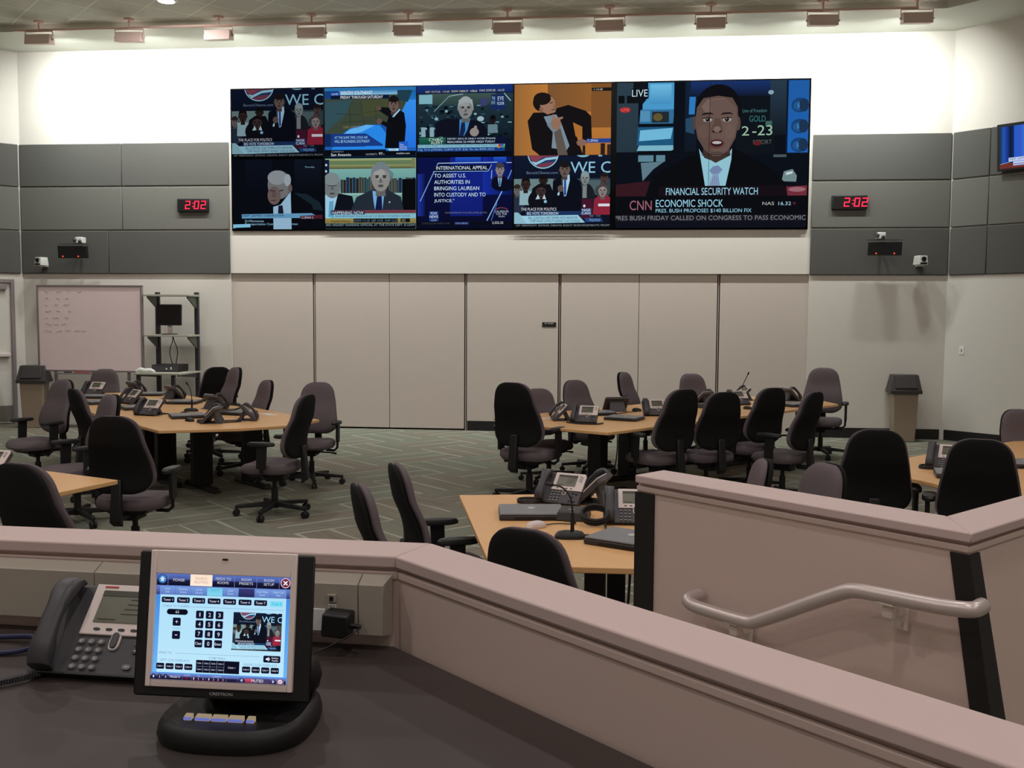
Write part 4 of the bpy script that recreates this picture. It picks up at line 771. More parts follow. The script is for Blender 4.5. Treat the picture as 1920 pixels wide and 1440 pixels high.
# ------------------------------------------------------------------ office chairs
def make_chair():
    t = thing('office_chair', 'x', 'chair', (0, 0, 0), 0, 'mauve and black office chairs')
    N = 28
    # sitter faces +X
    def back(t_front, t_back, inset, mt, name, crown):
        rings = []; L = 26
        for i in range(L):
            f = .5 - .5*math.cos(math.pi*i/(L-1)); z = .53 + .56*f
            if f < .22: w = .175 + .07*math.sin(f/.22*math.pi/2)
            else: w = .245 - .085*((f-.22)/.78)**1.25
            e = 1
            if f > .78: e = max(.02, 1-((f-.78)/.22)**2.7)**(1/2.2)
            if f < .12: e = max(.02, 1-((.12-f)/.12)**2.4)**(1/2)
            w = (w - inset)*(.3 + .7*e if f > .5 else .6 + .4*e); e = .25 + .75*e
            xc = -.215 - .10*f + .055*math.sin(min(1, f*1.6)*math.pi)*.6
            ring = []
            for k in range(N):
                a_ = 2*math.pi*k/N; cy, sx = math.cos(a_), math.sin(a_)
                yy = w*math.copysign(abs(cy)**.75, cy); cup = .028*(yy/.235)**2
                xx = (t_front if sx > 0 else t_back)*math.copysign(abs(sx)**.6, sx)*e
                ring.append((xc + cup + xx + crown, yy, z))
            rings.append(ring)
        m = MB(); m.loft(rings, mt); return m.build(name, t)
    back(.05, .012, 0, M_FAB, 'back_cushion', 0)
    back(.02, .026, .012, M_BLK2, 'back_shell', -.028)
    m = MB(); rings = []
    for z, s_, dz in ((.395, .80, 0), (.40, .93, 0), (.425, 1.0, 0), (.45, 1.0, 0), (.47, .96, 0), (.482, .86, 0), (.487, .6, 0), (.484, .25, 0)):
        rings.append([(x*s_+.03, y*s_, z - (.035*max(0, (x*s_-.12)/.12)**2 if z > .43 else 0) + (.012*(y*s_/.25)**2 if z > .44 else 0)) for x, y in sup(.245, .25, 3.2, 32)])
    m.loft(rings, M_FAB); m.build('seat', t)
    m = MB(); m.box((.02, 0, .375), (.30, .24, .04), M_BLK, top=(.36, .32)); m.box((-.02, 0, .335), (.18, .12, .05), M_BLK); m.build('seat_plate', t, bevel=.01)
    m = MB(); m.box((-.235, 0, .36), (.16, .07, .035), M_BLK); m.hexa([(-.325, -.04, .34), (-.265, -.04, .30), (-.265, .04, .30), (-.325, .04, .34), (-.29, -.035, .64), (-.255, -.035, .64), (-.255, .035, .64), (-.29, .035, .64)], M_BLK); m.build('back_bracket', t, bevel=.01)
    m = MB(); m.tube([(.05, .1, .36), (.06, .22, .355), (.06, .29, .345)], [.008, .008, .013], M_BLK, 8); m.build('lever', t)
    m = MB(); m.cyl((0, 0, .12), (0, 0, .25), .03, M_BLK, 16); m.cyl((0, 0, .25), (0, 0, .34), .02, M_BLK, 14); m.build('gas_column', t)
    for sg in (-1, 1):
        m = MB(); m.tube([(-.0, sg*.16, .375), (.0, sg*.25, .37), (.0, sg*.285, .40), (-.005, sg*.29, .50)], .014, M_BLK, 8); m.hexa([(-.045, sg*.29-.014, .46), (.04, sg*.29-.014, .46), (.04, sg*.29+.014, .46), (-.045, sg*.29+.014, .46), (-.055, sg*.29-.014, .66), (.035, sg*.29-.014, .66), (.035, sg*.29+.014, .66), (-.055, sg*.29+.014, .66)], M_BLK)
        ar = m.build('armrest', t, bevel=.005)
        m = MB(); m.loft([[(x*s_+.0, y*s_+sg*.28, z) for x, y in sup(.125, .045, 2.6, 20)] for z, s_ in ((.655, .85), (.662, 1), (.678, 1), (.69, .88), (.693, .5))], M_BLK); m.build('arm_pad', ar)
    m = MB(); m.cyl((0, 0, .07), (0, 0, .13), .045, M_BLK, 16)
    for k in range(5):
        T = Matrix.Rotation(R(72*k+20), 4, 'Z')
        m.hexa([T @ Vector(p) for p in ((.02, -.03, .085), (.345, -.02, .07), (.345, .02, .07), (.02, .03, .085), (.02, -.026, .128), (.345, -.016, .1), (.345, .016, .1), (.02, .026, .128))], M_BLK)
    m.build('star_base', t, bevel=.006)
    for k in range(5):
        T = Matrix.Rotation(R(72*k+20), 4, 'Z'); p = T @ Vector((.335, 0, .032)); d = T @ Vector((0, 1, 0))
        m = MB(); m.cyl(p-d*.026, p-d*.006, .032, M_BLK, 14); m.cyl(p+d*.006, p+d*.026, .032, M_BLK, 14); m.cyl(p+Vector((0, 0, .01)), p+Vector((0, 0, .06)), .01, M_BLK, 8); m.build('caster', t, bevel=.004)
    return t
CH = [
    (-5.944, 9.68, -118, 0.991, 'office chair turned toward the left picture edge, nearest the left bin'),
    (-4.799, 9.011, 45, 0.991, 'office chair seen edge-on at the left side of the left table, facing it'),
    (-4.573, 8.01, -132, 0.991, 'office chair half hidden behind the big dark chair back at left'),
    (-3.47, 6.845, 92, 0.991, 'office chair with its whole black back to us in front of the left table'),
    (-6.772, 12.431, -80, 0.945, 'office chair facing us under the whiteboard at the far end of the left table'),
    (-5.407, 12.893, 125, 0.991, 'office chair with black back between the rack and the closet fronts'),
    (-4.928, 11.678, -140, 1.028, 'office mauve chair overlapping the black chair back beyond the left table'),
    (-4.189, 10.802, -140, 0.945, 'office mauve chair alone on the right long side of the left table'),
    (-3.204, 10.189, -88, 0.963, 'office mauve chair facing us beyond the right corner of the left table'),
    (-3.029, 8.55, 176, 0.991, 'office chair in side view with all castors showing, near right end of the left table'),
    (-0.836, 9.434, 66, 1.073, 'office tall black chair back at the left end of the right table'),
    (-0.738, 10.696, -60, 0.899, 'office mauve chair half hidden behind the tall black chair at the right table'),
    (-0.32, 11.46, -48, 0.945, 'office mauve chair behind the phones at the left far side of the right table'),
    (0.337, 12.435, -22, 0.991, 'office narrow mauve chair in side view at the middle far side of the right table'),
    (1.064, 12.982, -65, 0.945, 'office mauve chair facing us beyond the row of black chair backs'),
    (2.566, 13.063, -105, 1.028, 'office mauve chair at the far right end of the right table'),
    (1.587, 9.853, 143, 0.991, 'office black chair in side view at the right end of the row of chair backs'),
    (1.343, 10.413, 125, 0.991, 'office third black chair back from the left in the row before the right table'),
    (0.852, 9.787, 115, 0.991, 'office second black chair back from the left in the row before the right table'),
    (0.382, 9.479, 130, 1.028, 'office leftmost black chair back in the row before the right table'),
    (-0.93, 4.647, 22, 0.917, 'office chair showing only its upper back, left of two behind the front low wall'),
    (-0.917, 5.355, 22, 0.908, 'office dark-backed chair with two armrests showing, left of the middle table'),
    (-0.234, 3.986, 66, 0.908, 'office black chair back just behind the sloping low wall at the middle table'),
    (0.536, 5.696, -178, 0.908, 'office mauve chair top seen over the stair wall, left of two'),
    (0.833, 5.28, -158, 0.936, 'office mauve chair top seen over the stair wall, right of two'),
    (1.674, 6.847, 83, 0.991, 'office broad black chair back before the bin, at the right picture edge table'),
    (2.22, 6.415, 72, 0.991, 'office broad black chair back at the far right over the low wall corner'),
    (3.504, 8.767, -75, 0.917, 'office mauve chair cut by the right picture edge behind that table'),
    (-2.721, 4.726, 72, 0.991, 'office black chair back cut by the left picture edge')]
proto = None
for x, y, az, s_, lb in CH:
    if proto is None:
        proto = make_chair(); proto.location = (x, y, 0); proto.rotation_euler = (0, 0, R(az)); proto.scale = (s_,)*3; proto['label'] = lb
    else: dup(proto, (x, y, 0), R(az), lb, None, s_)

# ------------------------------------------------------------------ desk phones
def make_phone(detail=False):
    t = thing('desk_phone', 'x', 'phone', (0, 0, 0), 0, 'grey office desk phones')
    # user sits towards -Y; the face is tilted back
    T = Matrix.Translation((0, -.085, .012)) @ Matrix.Rotation(R(46), 4, 'X')
    def soft(m, k): m.prism([(px*.0075+(-.018+k*.0275), py*.0028+.1) for px, py in sup(1, 1, 2.4, 12)], .004, .008, M_DKEY)
    def linek(m, k): m.cyl((.1+.012*(k % 2), .185-.014*(k//2)-.006*(k % 2), .005), (.1+.012*(k % 2), .185-.014*(k//2)-.006*(k % 2), .008), .0045, M_KEY, 10)
    keys = [(-.042+.0215*c_, .073-.0185*r_) for r_ in range(4) for c_ in range(3)]
    m = MB(T); m.prism([(-.132, 0), (.132, 0), (.132, .19), (.12, .205), (-.12, .205), (-.132, .19)], -.028, 0, M_CHAR)
    if not detail:
        for kx, ky in keys: m.box((kx, ky, .003), (.013, .0095, .006), M_KEY)
        for kx, ky in [(.083, .073), (.083, .05), (.105, .07), (.075, .022), (.104, .022)]: m.box((kx, ky, .0025), (.014, .008, .005), M_DKEY)
    m.build('body', t, bevel=.006 if detail else .002)
    m = MB(); m.hexa([(-.10, -.05, 0), (.10, -.05, 0), (.10, .12, 0), (-.10, .12, 0), (-.10, -.05, .008), (.10, -.05, .008), (.10, .12, .008), (-.10, .12, .008)], M_CHAR)
    m.hexa([(-.09, .06, .006), (.09, .06, .006), (.09, .10, .006), (-.09, .10, .006), (-.075, .01, .11), (.075, .01, .11), (.075, .035, .125), (-.075, .035, .125)], M_CHAR); m.build('foot_stand', t, bevel=.004)
    m = MB(T)
    P_ = []; hs = .022
    for q, zt in ((.006, .018), (.02, .03), (.045, .038), (.07, .044), (.1, .047), (.13, .046), (.16, .042), (.185, .034), (.2, .02)):
        wv = .026 if q < .055 or q > .15 else .021; th = .016 if .06 < q < .15 else .024
        P_.append([(-.1+wv*math.copysign(abs(math.cos(a_))**.7, math.cos(a_)), q, zt + th*math.copysign(abs(math.sin(a_))**.7, math.sin(a_))*(.75)) for a_ in [2*math.pi*k/14 for k in range(14)]])
    m.loft(P_, M_CHAR2); m.build('handset', t)
    m = MB(T); m.prism([(-.055, .088), (.132, .088), (.132, .19), (.122, .204), (-.055, .204)], 0, .006, M_SILV)
    if not detail:
        for k in range(4): soft(m, k)
        for k in range(6): linek(m, k)
    m.build('bezel', t, bevel=.002)
    m = MB(T); m.box((.025, .152, .007), (.115, .073, .003), M_LCD); dsp = m.build('display', t)
    m = MB(T); m.box((.025, .181, .009), (.115, .012, .001), M_LCDT)
    for k in range(4): m.box((.055 - .004*k, .168-.011*k, .009), (.04, .0016, .001), M_LCDT)
    m.box((-.005, .122, .009), (.04, .0025, .001), M_LCDT); m.build('display_text', dsp)
    if detail:
        for k in range(4): m = MB(T); soft(m, k); m.build('soft_key', t)
        for k in range(6): m = MB(T); linek(m, k); m.build('line_key', t)
    m = MB(T); m.prism([(px*.0115+.03, py*.021+.077) for px, py in sup(1, 1, 3, 20)], -.002, .005, M_SILV); m.build('rocker_ring', t, bevel=.001)
    m = MB(T); m.prism([(px*.0075+.03, py*.017+.077) for px, py in sup(1, 1, 3, 20)], 0, .009, M_CHAR2); m.build('rocker_key', t, bevel=.001)
    if detail:
        for s_, (kx, ky) in zip('123456789*0#', keys):
            m = MB(T); m.loft([[(kx+.0078*q*a_, ky+.0062*q*b_, z) for a_, b_ in sup(1, 1, 2.2, 16)] for z, q in ((0, 1), (.004, 1), (.0062, .8))], M_KEY)
            lettering(m, s_, (kx-(.001 if s_ == '1' else .002), ky-.0025, .0058), (1, 0, 0), (0, 1, 0), .002 if s_ == '1' else .004, .005, M_LOGO, (0, 0, 1)); m.build('number_key', t)
        for k, (kx, ky) in enumerate([(.083, .073), (.083, .057), (.105, .069), (.11, .04), (.075, .022), (.104, .022)]):
            m = MB(T); m.prism([(kx+.009*a_, ky+.0055*b_) for a_, b_ in sup(1, 1, 2.4, 16)], 0, .005, M_CHAR2 if k < 4 else M_KEY); m.box((kx, ky, .0055), (.007, .002, .0006), M_LOGO); m.build('function_key', t, bevel=.001)
        m = MB(T); m.box((-.02, .197, .0068), (.03, .004, .0008), M_RED); m.box((.09, .198, .0068), (.04, .0025, .0008), M_ALU); m.build('printed_marks', t)
    m = MB(T); m.box((0, .002, -.004), (.264, .004, .02), M_DKEY); m.build('front_lip', t)
    return t
ph = make_phone(True); ph.location = (-1.058, 1.968, 1.05); ph.rotation_euler = (0, 0, R(-2)); ph['label'] = 'grey desk phone on the dark desk left of the touch panel'
ph2 = None
for x, y, az, lb in [
    (-6.62, 12.05, -95, 'grey desk phone at the far left end of the left table, before the mauve chair'),
    (-6.2, 12.3, 50, 'grey desk phone seen from behind, handset arched, far edge of the left table'),
    (-5.58, 10.98, -125, 'grey desk phone with silver face beside the half-hidden mauve chair, left table'),
    (-4.78, 9.78, -105, 'grey desk phone nearest the front on the left side of the left table'),
    (-5.4, 11.7, 50, 'grey desk phone seen from behind on a laptop dock, middle of the left table'),
    (-4.4, 10.55, 55, 'grey desk phone seen from behind beside the microphone, left table'),
    (-3.87, 9.2, 185, 'grey desk phone in side view leaning right, near edge of the left table'),
    (-3.62, 9.5, 15, 'grey desk phone in side view leaning left, right corner of the left table'),
    (-0.58, 10.0, 190, 'grey desk phone in side view at the left end of the right table'),
    (-0.33, 9.8, -100, 'grey desk phone with green-grey display facing us, left end of the right table'),
    (-0.03, 11.05, 105, 'grey desk phone seen from behind behind the closed laptop, right table'),
    (0.38, 10.6, -80, 'grey desk phone facing us left of the leftmost black chair back, right table'),
    (1.0, 12.0, 150, 'grey desk phone seen from behind between the leftmost two chair backs, right table'),
    (1.55, 12.75, 185, 'grey desk phone in side view next to the microphone, right table'),
    (1.4, 12.05, -65, 'grey desk phone facing us before the side-view phone, right table'),
    (2.12, 12.75, 20, 'grey desk phone in side view at the far right end of the right table'),
    (-0.31, 5.58, -112, 'grey desk phone turned left at the back of the middle table'),
    (0.06, 5.1, -88, 'grey desk phone squarely facing us, cut by the stair wall edge, middle table'),
    (-0.13, 5.62, 165, 'grey desk phone seen edge-on between the two facing phones, middle table'),
    (2.28, 7.22, -115, 'grey desk phone between the two broad black chair backs at right'),
    (-4.02, 6.0, -100, 'grey desk phone peeping over the black chair at the left picture edge')]:
    rz = R(az+90)
    if ph2 is None: ph2 = make_phone(); ph2.location = (x, y, .74); ph2.rotation_euler = (0, 0, rz); ph2['label'] = lb
    else: dup(ph2, (x, y, .74), rz, lb)

# ------------------------------------------------------------------ closed laptops, docks, mice, microphones, papers, cords
def make_laptop():
    t = thing('laptop', 'x', 'laptop', (0, 0, 0), 0, 'closed laptops on the tables')
    m = MB(); m.box((0, 0, .014), (.34, .27, .022), M_LAPD); m.build('base', t, bevel=.004)
    m = MB(); m.box((0, .002, .0315), (.335, .265, .011), M_LAP); m.build('lid', t, bevel=.005)
    m = MB(); m.cyl((0, .02, .0371), (0, .02, .0377), .018, M_LOGO, 16); m.build('lid_mark', t)
    m = MB(); m.box((.02, -.136, .013), (.22, .003, .01), M_BLK); m.build('front_vent', t)
    return t
lp = None
for x, y, az, lb in [
    (-6.4, 11.62, 10, 'slate laptop before the far left phone on the left table'),
    (-5.97, 10.92, -40, 'slate laptop left of the half-hidden chair top, left table'),
    (-5.2, 10.38, 40, 'slate laptop below the silver-faced phone, left table'),
    (-5.9, 12.1, 15, 'slate laptop at the far edge of the left table'),
    (-5.0, 11.1, 5, 'slate laptop in the middle of the left table, beside the dock'),
    (-4.3, 9.62, 32, 'slate laptop nearest us on the left table'),
    (-3.95, 10.02, -15, 'slate laptop under the tangle of cords, left table'),
    (0.06, 10.12, -22, 'slate laptop at the near left end of the right table'),
    (2.05, 12.0, 40, 'slate laptop at the right end of the right table'),
    (-0.22, 10.6, 20, 'slate laptop behind the two phones at the left end, right table'),
    (-0.45, 5.2, 8, 'slate laptop beside the dock on the middle table'),
    (0.06, 4.62, -28, 'slate laptop cut by the stair wall edge on the middle table'),
    (2.27, 6.86, -12, 'slate laptop between the broad black chair backs at right'),
    (2.88, 7.42, 0, 'slate laptop at the right picture edge')]:
    if lp is None: lp = make_laptop(); lp.location = (x, y, .74); lp.rotation_euler = (0, 0, R(az)); lp['label'] = lb
    else: dup(lp, (x, y, .74), R(az), lb)
def make_dock():
    t = thing('docking_station', 'x', 'dock', (0, 0, 0), 0, 'dark laptop docking stations')
    m = MB(); m.box((0, 0, .024), (.17, .2, .048), M_LAPD, top=(.15, .17)); m.build('casing', t, bevel=.008)
    m = MB(); m.box((-.01, -.02, .0485), (.03, .008, .0012), M_LOGO); m.build('printed_mark', t); return t
dk = None
for x, y, az, lb in [
    (-5.28, 11.0, 10, 'dark docking station left of the middle laptop, left table'),
    (-0.225, 5.17, -4, 'dark docking station right of the laptop on the middle table'),
    (0.95, 11.62, 30, 'dark docking station between black chair backs, right table')]:
    if dk is None: dk = make_dock(); dk.location = (x, y, .74); dk.rotation_euler = (0, 0, R(az)); dk['label'] = lb
    else: dup(dk, (x, y, .74), R(az), lb)
def make_mouse(top=None):
    t = thing('computer_mouse', 'x', 'mouse', (0, 0, 0), 0, 'computer mice on the tables')
    m = MB(); m.loft([[(.032*s_*a_, .058*s_*b_, z) for a_, b_ in sup(1, 1, 2.5, 18)] for z, s_ in ((0, .9), (.008, 1), (.02, .92), (.03, .7), (.035, .35))], top or M_BLK); m.build('shell', t)
    m = MB(); m.box((0, .03, .031), (.006, .016, .008), M_CHAR); m.build('wheel', t, bevel=.002); return t
ms = None
for x, y, az, lb in [
    (-4.9, 11.4, 20, 'black mouse behind the microphone on the left table'),
    (-4.13, 9.28, 60, 'left of two black mice by the side-view phone, left table'),
    (-3.99, 9.2, 30, 'right of two black mice by the side-view phone, left table'),
    (0.2, 11.05, 60, 'black mouse on open wood in the middle of the right table'),
    (1.45, 11.5, 40, 'black mouse between second and third chair backs, right table'),
    (0.04, 5.86, 0, 'black mouse at the back of the middle table'),
    (-0.4, 4.9, -50, 'silver mouse half hidden by the near black chair back')]:
    if 'silver' in lb: q = make_mouse(M_SILV); q.location = (x, y, .74); q.rotation_euler = (0, 0, R(az)); q['label'] = lb
    elif ms is None: ms = make_mouse(); ms.location = (x, y, .74); ms.rotation_euler = (0, 0, R(az)); ms['label'] = lb
    else: dup(ms, (x, y, .74), R(az), lb)
for x, y, az, pts, lb in [
    (-4.54, 10.24, 0, [(0.01, 0, 0.16), (0.0, 0.0, 0.22), (-0.02, 0, 0.27), (-0.035, 0, 0.29)], 'black gooseneck microphone standing on the left table'),
    (1.5, 12.5, 0, [(0.01, 0, 0.16), (0.02, 0.02, 0.22), (0.06, 0.03, 0.3), (0.075, 0.03, 0.335)], 'black gooseneck microphone rising above the right table'),
    (-0.22, 4.7, 5, [(0.01, 0, 0.14), (0, 0.02, 0.2), (-0.04, 0.05, 0.238), (-0.09, 0.08, 0.24)], 'black gooseneck microphone in front on the middle table')]:
    t = thing('gooseneck_microphone', lb, 'microphone', (x, y, .74), R(az), 'gooseneck table microphones')
    m = MB(); m.loft([[(.075*s_*a_, .045*s_*b_, z) for a_, b_ in sup(1, 1, 3, 20)] for z, s_ in ((0, 1), (.012, 1), (.028, .8), (.034, .5))], M_BLK); m.build('base', t, bevel=.002)
    m = MB(); m.cyl((.01, 0, .03), (.01, 0, .12), .0095, M_BLK, 12); m.tube([(.01, 0, .1)] + pts, .0048, M_BLK, 8, smooth=2); m.build('gooseneck', t)
    e = Vector(pts[-1]); d_ = (e - Vector(pts[-2])).normalized(); m = MB(); m.cyl(e-d_*.008, e+d_*.028, .0095, M_BLK, 12); m.build('capsule', t, bevel=.002)
    m = MB(); m.box((-.035, 0, .031), (.03, .02, .004), M_CHAR); m.build('talk_button', t, bevel=.001)
def cord(name, pts, r, mt, label, cat='cord', n=6):
    m = MB(); m.tube(pts, r, mt, n, smooth=2); return tag(m.build(name), label, cat, 'table cords')
Z = .74
def coil(cx, cy, r, turns, z=Z+.008, up=0, n=12, ph=0):
    return [(cx + r*math.cos(ph+2*math.pi*k/n)*(1+.06*math.sin(k*1.7)), cy + r*.75*math.sin(ph+2*math.pi*k/n), z + .012*(k//n) + up*(.5+.5*math.sin(ph+2*math.pi*k/n))) for k in range(int(n*turns))]
for pts, r, lb in [
    (coil(-.49,5.55,.07,2.2), .006, 'small coil of black cord on the open end of the middle table'),
    (coil(-.11,5.0,.07,3.1,Z+.012,.06), .007, 'upright loops of black cord before the square phone, middle table'),
    ([(-.15,4.71,Z+.012),(-.1,4.72,Z+.012),(-.05,4.8,Z+.01),(-.06,4.95,Z+.02)], .006, 'black cord leaving the front microphone base'),
    ([(-.38,4.93,Z+.006),(-.3,5.0,Z+.006),(-.22,4.98,Z+.006),(-.2,5.03,Z+.006),(-.27,5.06,Z+.006)], .003, 'thin black cord of the silver mouse'),
    ([(-4.5,9.95,Z+.006),(-4.6,10.1,Z+.006),(-4.4,10.0,Z+.006),(-4.55,9.85,Z+.006),(-4.75,9.95,Z+.006)], .006, 'loose black cord right of the front left phone, left table'),
    (coil(-4.05,10.0,.16,2.6,Z+.045,.04), .005, 'thick tangle of black cord over a laptop, left table'),
    ([(-3.9,9.28,Z+.006),(-3.7,9.4,Z+.006),(-3.6,9.3,Z+.006),(-3.75,9.2,Z+.006)], .006, 'black cord beside the side-view phones, left table'),
    ([(-4.3,10.5,Z+.006),(-4.15,10.4,Z+.07),(-4.0,10.35,Z+.05),(-4.1,10.2,Z+.006),(-3.9,10.15,Z+.006)], .006, 'arched black cord behind the tangle on the left table'),
    ([(-.5,9.75,Z+.006),(-.4,9.62,Z+.006),(-.2,9.6,Z+.006),(-.15,9.7,Z+.006)], .009, 'black handset cord before the facing phone, right table'),
    ([(-.1,10.45,Z+.006),(.05,10.8,Z+.006),(.2,10.95,Z+.006)], .004, 'mouse cord lying across the right table'),
    (coil(2.16,7.2,.07,2.2), .006, 'small coil of black cord left of the phone between the broad chair backs'),
    ([(.06,4.3,.70),(.05,4.28,.5),(-.02,4.3,.2),(-.04,4.35,.02)], .006, 'left black cord hanging under the middle table'),
    ([(.10,4.3,.70),(.08,4.28,.45),(.03,4.3,.2),(.0,4.35,.02)], .006, 'right black cord hanging under the middle table'),
    ([(-4.1,9.75,.70),(-4.05,9.6,.5),(-4.1,9.5,.25),(-4.25,9.6,.05)], .006, 'black cord hanging under the left table'),
    ([(-.02,10.4,.70),(.0,10.3,.4),(-.05,10.4,.1)], .006, 'black cord hanging under the right table')]: cord('cable', pts, r, M_BLK, lb)
for x, y, az, lb in [
    (-3.62, 10.05, -45, 'small white paper at the right edge of the left table'),
    (-6.0, 12.38, 5, 'white paper at the far edge of the left table'),
    (-0.08, 5.88, 0, 'white paper at the back of the middle table'),
    (-0.72, 10.1, 20, 'white paper by the side-view phone at the left end of the right table')]:
    m = MB(); m.box((0, 0, .0015), (.21, .1, .003), M_WHITE); o = m.build('paper_sheet'); o.location = (x, y, .74); o.rotation_euler = (0, 0, R(az)); tag(o, lb, 'paper', 'white papers')
# ------------------------------------------------------------------ the dark desk and what stands on it
m = MB(); m.prism([(-3.6, 2.31), (-.497, 2.176), (.72, 1.01), (.36, .64), (-.7, 1.2), (-3.6, 1.2)], 1.01, 1.05, M_DESK)
t = tag(m.build('desk', bevel=.004), 'dark brown-grey desk surface along the front low wall', 'desk')
m = MB(); m.box((-.9, 1.6, .595), (.06, .7, .83), M_TEAL); m.build('support', t); m = MB(); m.box((-2.9, 1.6, .595), (.06, .7, .83), M_TEAL); m.build('support', t)
# raceway on the wall above the desk
RW_T = Matrix.Translation((-.5, 2.172, 0)) @ Matrix.Rotation(R(-2.43), 4, 'Z')
t = thing('cable_raceway', 'grey cable raceway running along the low wall above the desk', 'raceway', (-.5, 2.172, 1.085))
I_ = Matrix.Translation((.5, -2.172, -1.085)) @ RW_T
for x0, x1 in ((-.068, 0), (-.7, -.07), (-1.5, -.702), (-3, -1.502)):
    m = MB(I_); m.hexa([(x0, -.034, 1.084), (x1-(.012 if x1 == 0 else 0), -.034, 1.084), (x1, .004, 1.076), (x0, .004, 1.076), (x0, -.034, 1.197), (x1-(.012 if x1 == 0 else 0), -.034, 1.197), (x1, .004, 1.213), (x0, .004, 1.213)], M_RACE); m.build('cover', t, bevel=.001)
t = thing('wall_jack', 'small data jack with a number tag on the grey raceway', 'socket', RW_T @ Vector((-.128, -.0345, 1.158)), R(-2.43))
m = MB(); m.box((0, -.003, .007), (.02, .006, .018), M_RACE); m.build('plate', t, bevel=.001)
m = MB(); m.box((0, -.0065, .007), (.0085, .002, .01), M_BLK); m.build('port', t)
m = MB(); m.box((0, -.001, -.011), (.019, .002, .011), M_WHITE); tg = m.build('number_tag', t)
m = MB(); lettering(m, '0212', (-.0072, -.002, -.0135), (1, 0, 0), (0, 0, 1), .0144, .005, M_BLK, (0, -1, 0)); m.build('tag_lettering', tg, smooth=False)
t = thing('wall_outlet', 'small outlet plate on the raceway, half behind the touch panel', 'socket', RW_T @ Vector((-.172, -.0345, 1.115)), R(-2.43))
m = MB(); m.box((0, -.002, 0), (.055, .004, .05), M_WHITE); m.build('plate', t, bevel=.001); m = MB(); m.box((-.01, -.0045, .008), (.01, .002, .014), M_BLK); m.box((-.01, -.0045, -.012), (.01, .002, .014), M_BLK); m.build('port', t)
t = thing('power_adapter', 'black plug-in power adapter on the raceway right of the touch panel', 'adapter', RW_T @ Vector((-.105, -.0345, 1.118)), R(-2.43))
m = MB(); m.box((0, -.03, 0), (.06, .055, .052), M_BLK, T=Matrix.Rotation(R(4), 4, 'Y')); m.build('body', t, bevel=.005)
m = MB(); m.cyl((.028, -.03, -.004), (.052, -.03, -.006), .0065, M_BLK, 10, r2=.005); m.build('strain_relief', t, bevel=.001)
m = MB(); m.tube([(.05, -.03, -.006), (.045, -.06, -.012), (-.0, -.075, -.035), (-.05, -.08, -.06), (-.09, -.07, -.066), (-.14, -.05, -.066)], .0018, M_BLK, 6, smooth=2); m.build('cord', t)
# touch panel
t = thing('touch_panel', 'tilted lit touch panel on a black rounded stand on the desk', 'touch panel', (-.691, 1.70, 1.05))
m = MB(); ob = lambda s_, dy=0: [(.018+.137*s_*a_, dy+.0+(.115 if b_ < 0 else .17)*s_*b_) for a_, b_ in sup(1, 1, 2.7, 40)]
m.loft([[(x, y, z) for x, y in ob(s_)] for z, s_ in ((0, .97), (.012, 1), (.026, .98), (.036, .93), (.039, .88), (.036, .84), (.033, .8))], M_BLK); m.build('stand_base', t)
m = MB(); m.hexa([(-.05, .03, .03), (.09, .03, .03), (.12, .15, .03), (-.07, .15, .03), (-.06, .02, .12), (.1, .02, .12), (.12, .10, .16), (-.08, .10, .16)], M_BLK); m.ball((.03, .09, .07), .12, M_BLK, (.95, .6, .55), 20); m.build('stand_neck', t, bevel=.01)
for k, (x, w_) in enumerate(((-.056, .013), (-.029, .026), (.001, .026), (.031, .026), (.058, .013))):
    m = MB(); m.hexa([(x-w_/2, -.052, .033), (x+w_/2, -.052, .033), (x+w_/2, -.04, .033), (x-w_/2, -.04, .033), (x-w_/2, -.05, .0395), (x+w_/2, -.05, .0395), (x+w_/2, -.04, .0415), (x-w_/2, -.04, .0415)], M_BTN); m.box((x, -.0525, .0365), (w_, .003, .004), M_BTNB); m.build('hard_button', t)
TP = Matrix.Translation((0, -.04, .067)) @ Matrix.Rotation(R(-9), 4, 'X')
m = MB(TP); m.hexa([(-.164, 0, 0), (.164, 0, 0), (.13, .045, .03), (-.13, .045, .03), (-.164, 0, .259), (.164, 0, .259), (.13, .045, .235), (-.13, .045, .235)], M_BLK)
m.box((0, .05, .12), (.2, .05, .17), M_BLK); m.build('housing', t, bevel=.005)
m = MB(TP)
for x0, x1, z0, z1 in ((-.138, -.127, .02, .259), (.1205, .131, .02, .259), (-.127, .1205, .02, .034), (-.127, .1205, .218, .259)): m.box(((x0+x1)/2, -.003, (z0+z1)/2), (x1-x0, .008, z1-z0), M_PANEL)
bz = m.build('bezel', t, bevel=.0015)
m = MB(TP); m.box((-.0, -.0075, .246), (.01, .002, .003), M_BLK); m.build('sensor', bz)
m = MB(TP); lettering(m, 'CRESTRON', (-.02, -.0005, .0085), (1, 0, 0), (0, 0, 1), .042, .005, M_LOGO, (0, -1, 0)); m.build('lettering', t, smooth=False)
u3 = lambda v: TP.to_3x3() @ Vector(v)
P = Paint(TP @ Vector((-.127, -.0012, .218)), u3((.2475, 0, 0)), u3((0, 0, -.184)), u3((0, -1, 0)), (0, 0, 1000, 748), step=.00003)
P.rect(0, 0, 1000, 748, (72, 150, 232), (80, 160, 240)); P.rect(0, 150, 1000, 705, (66, 140, 226), (110, 182, 246)); P.rect(30, 150, 968, 705, (176, 224, 250), (190, 232, 252))
P.rect(0, 0, 1000, 86, (92, 116, 196), (12, 14, 34)); P.rect(0, 44, 1000, 86, (30, 32, 66), (10, 12, 30)); P.rect(0, 86, 1000, 152, (108, 132, 206), (46, 50, 104))
for x in (82, 415, 580, 745, 912): P.line(x, 8, x, 84, 3, (120, 136, 196))
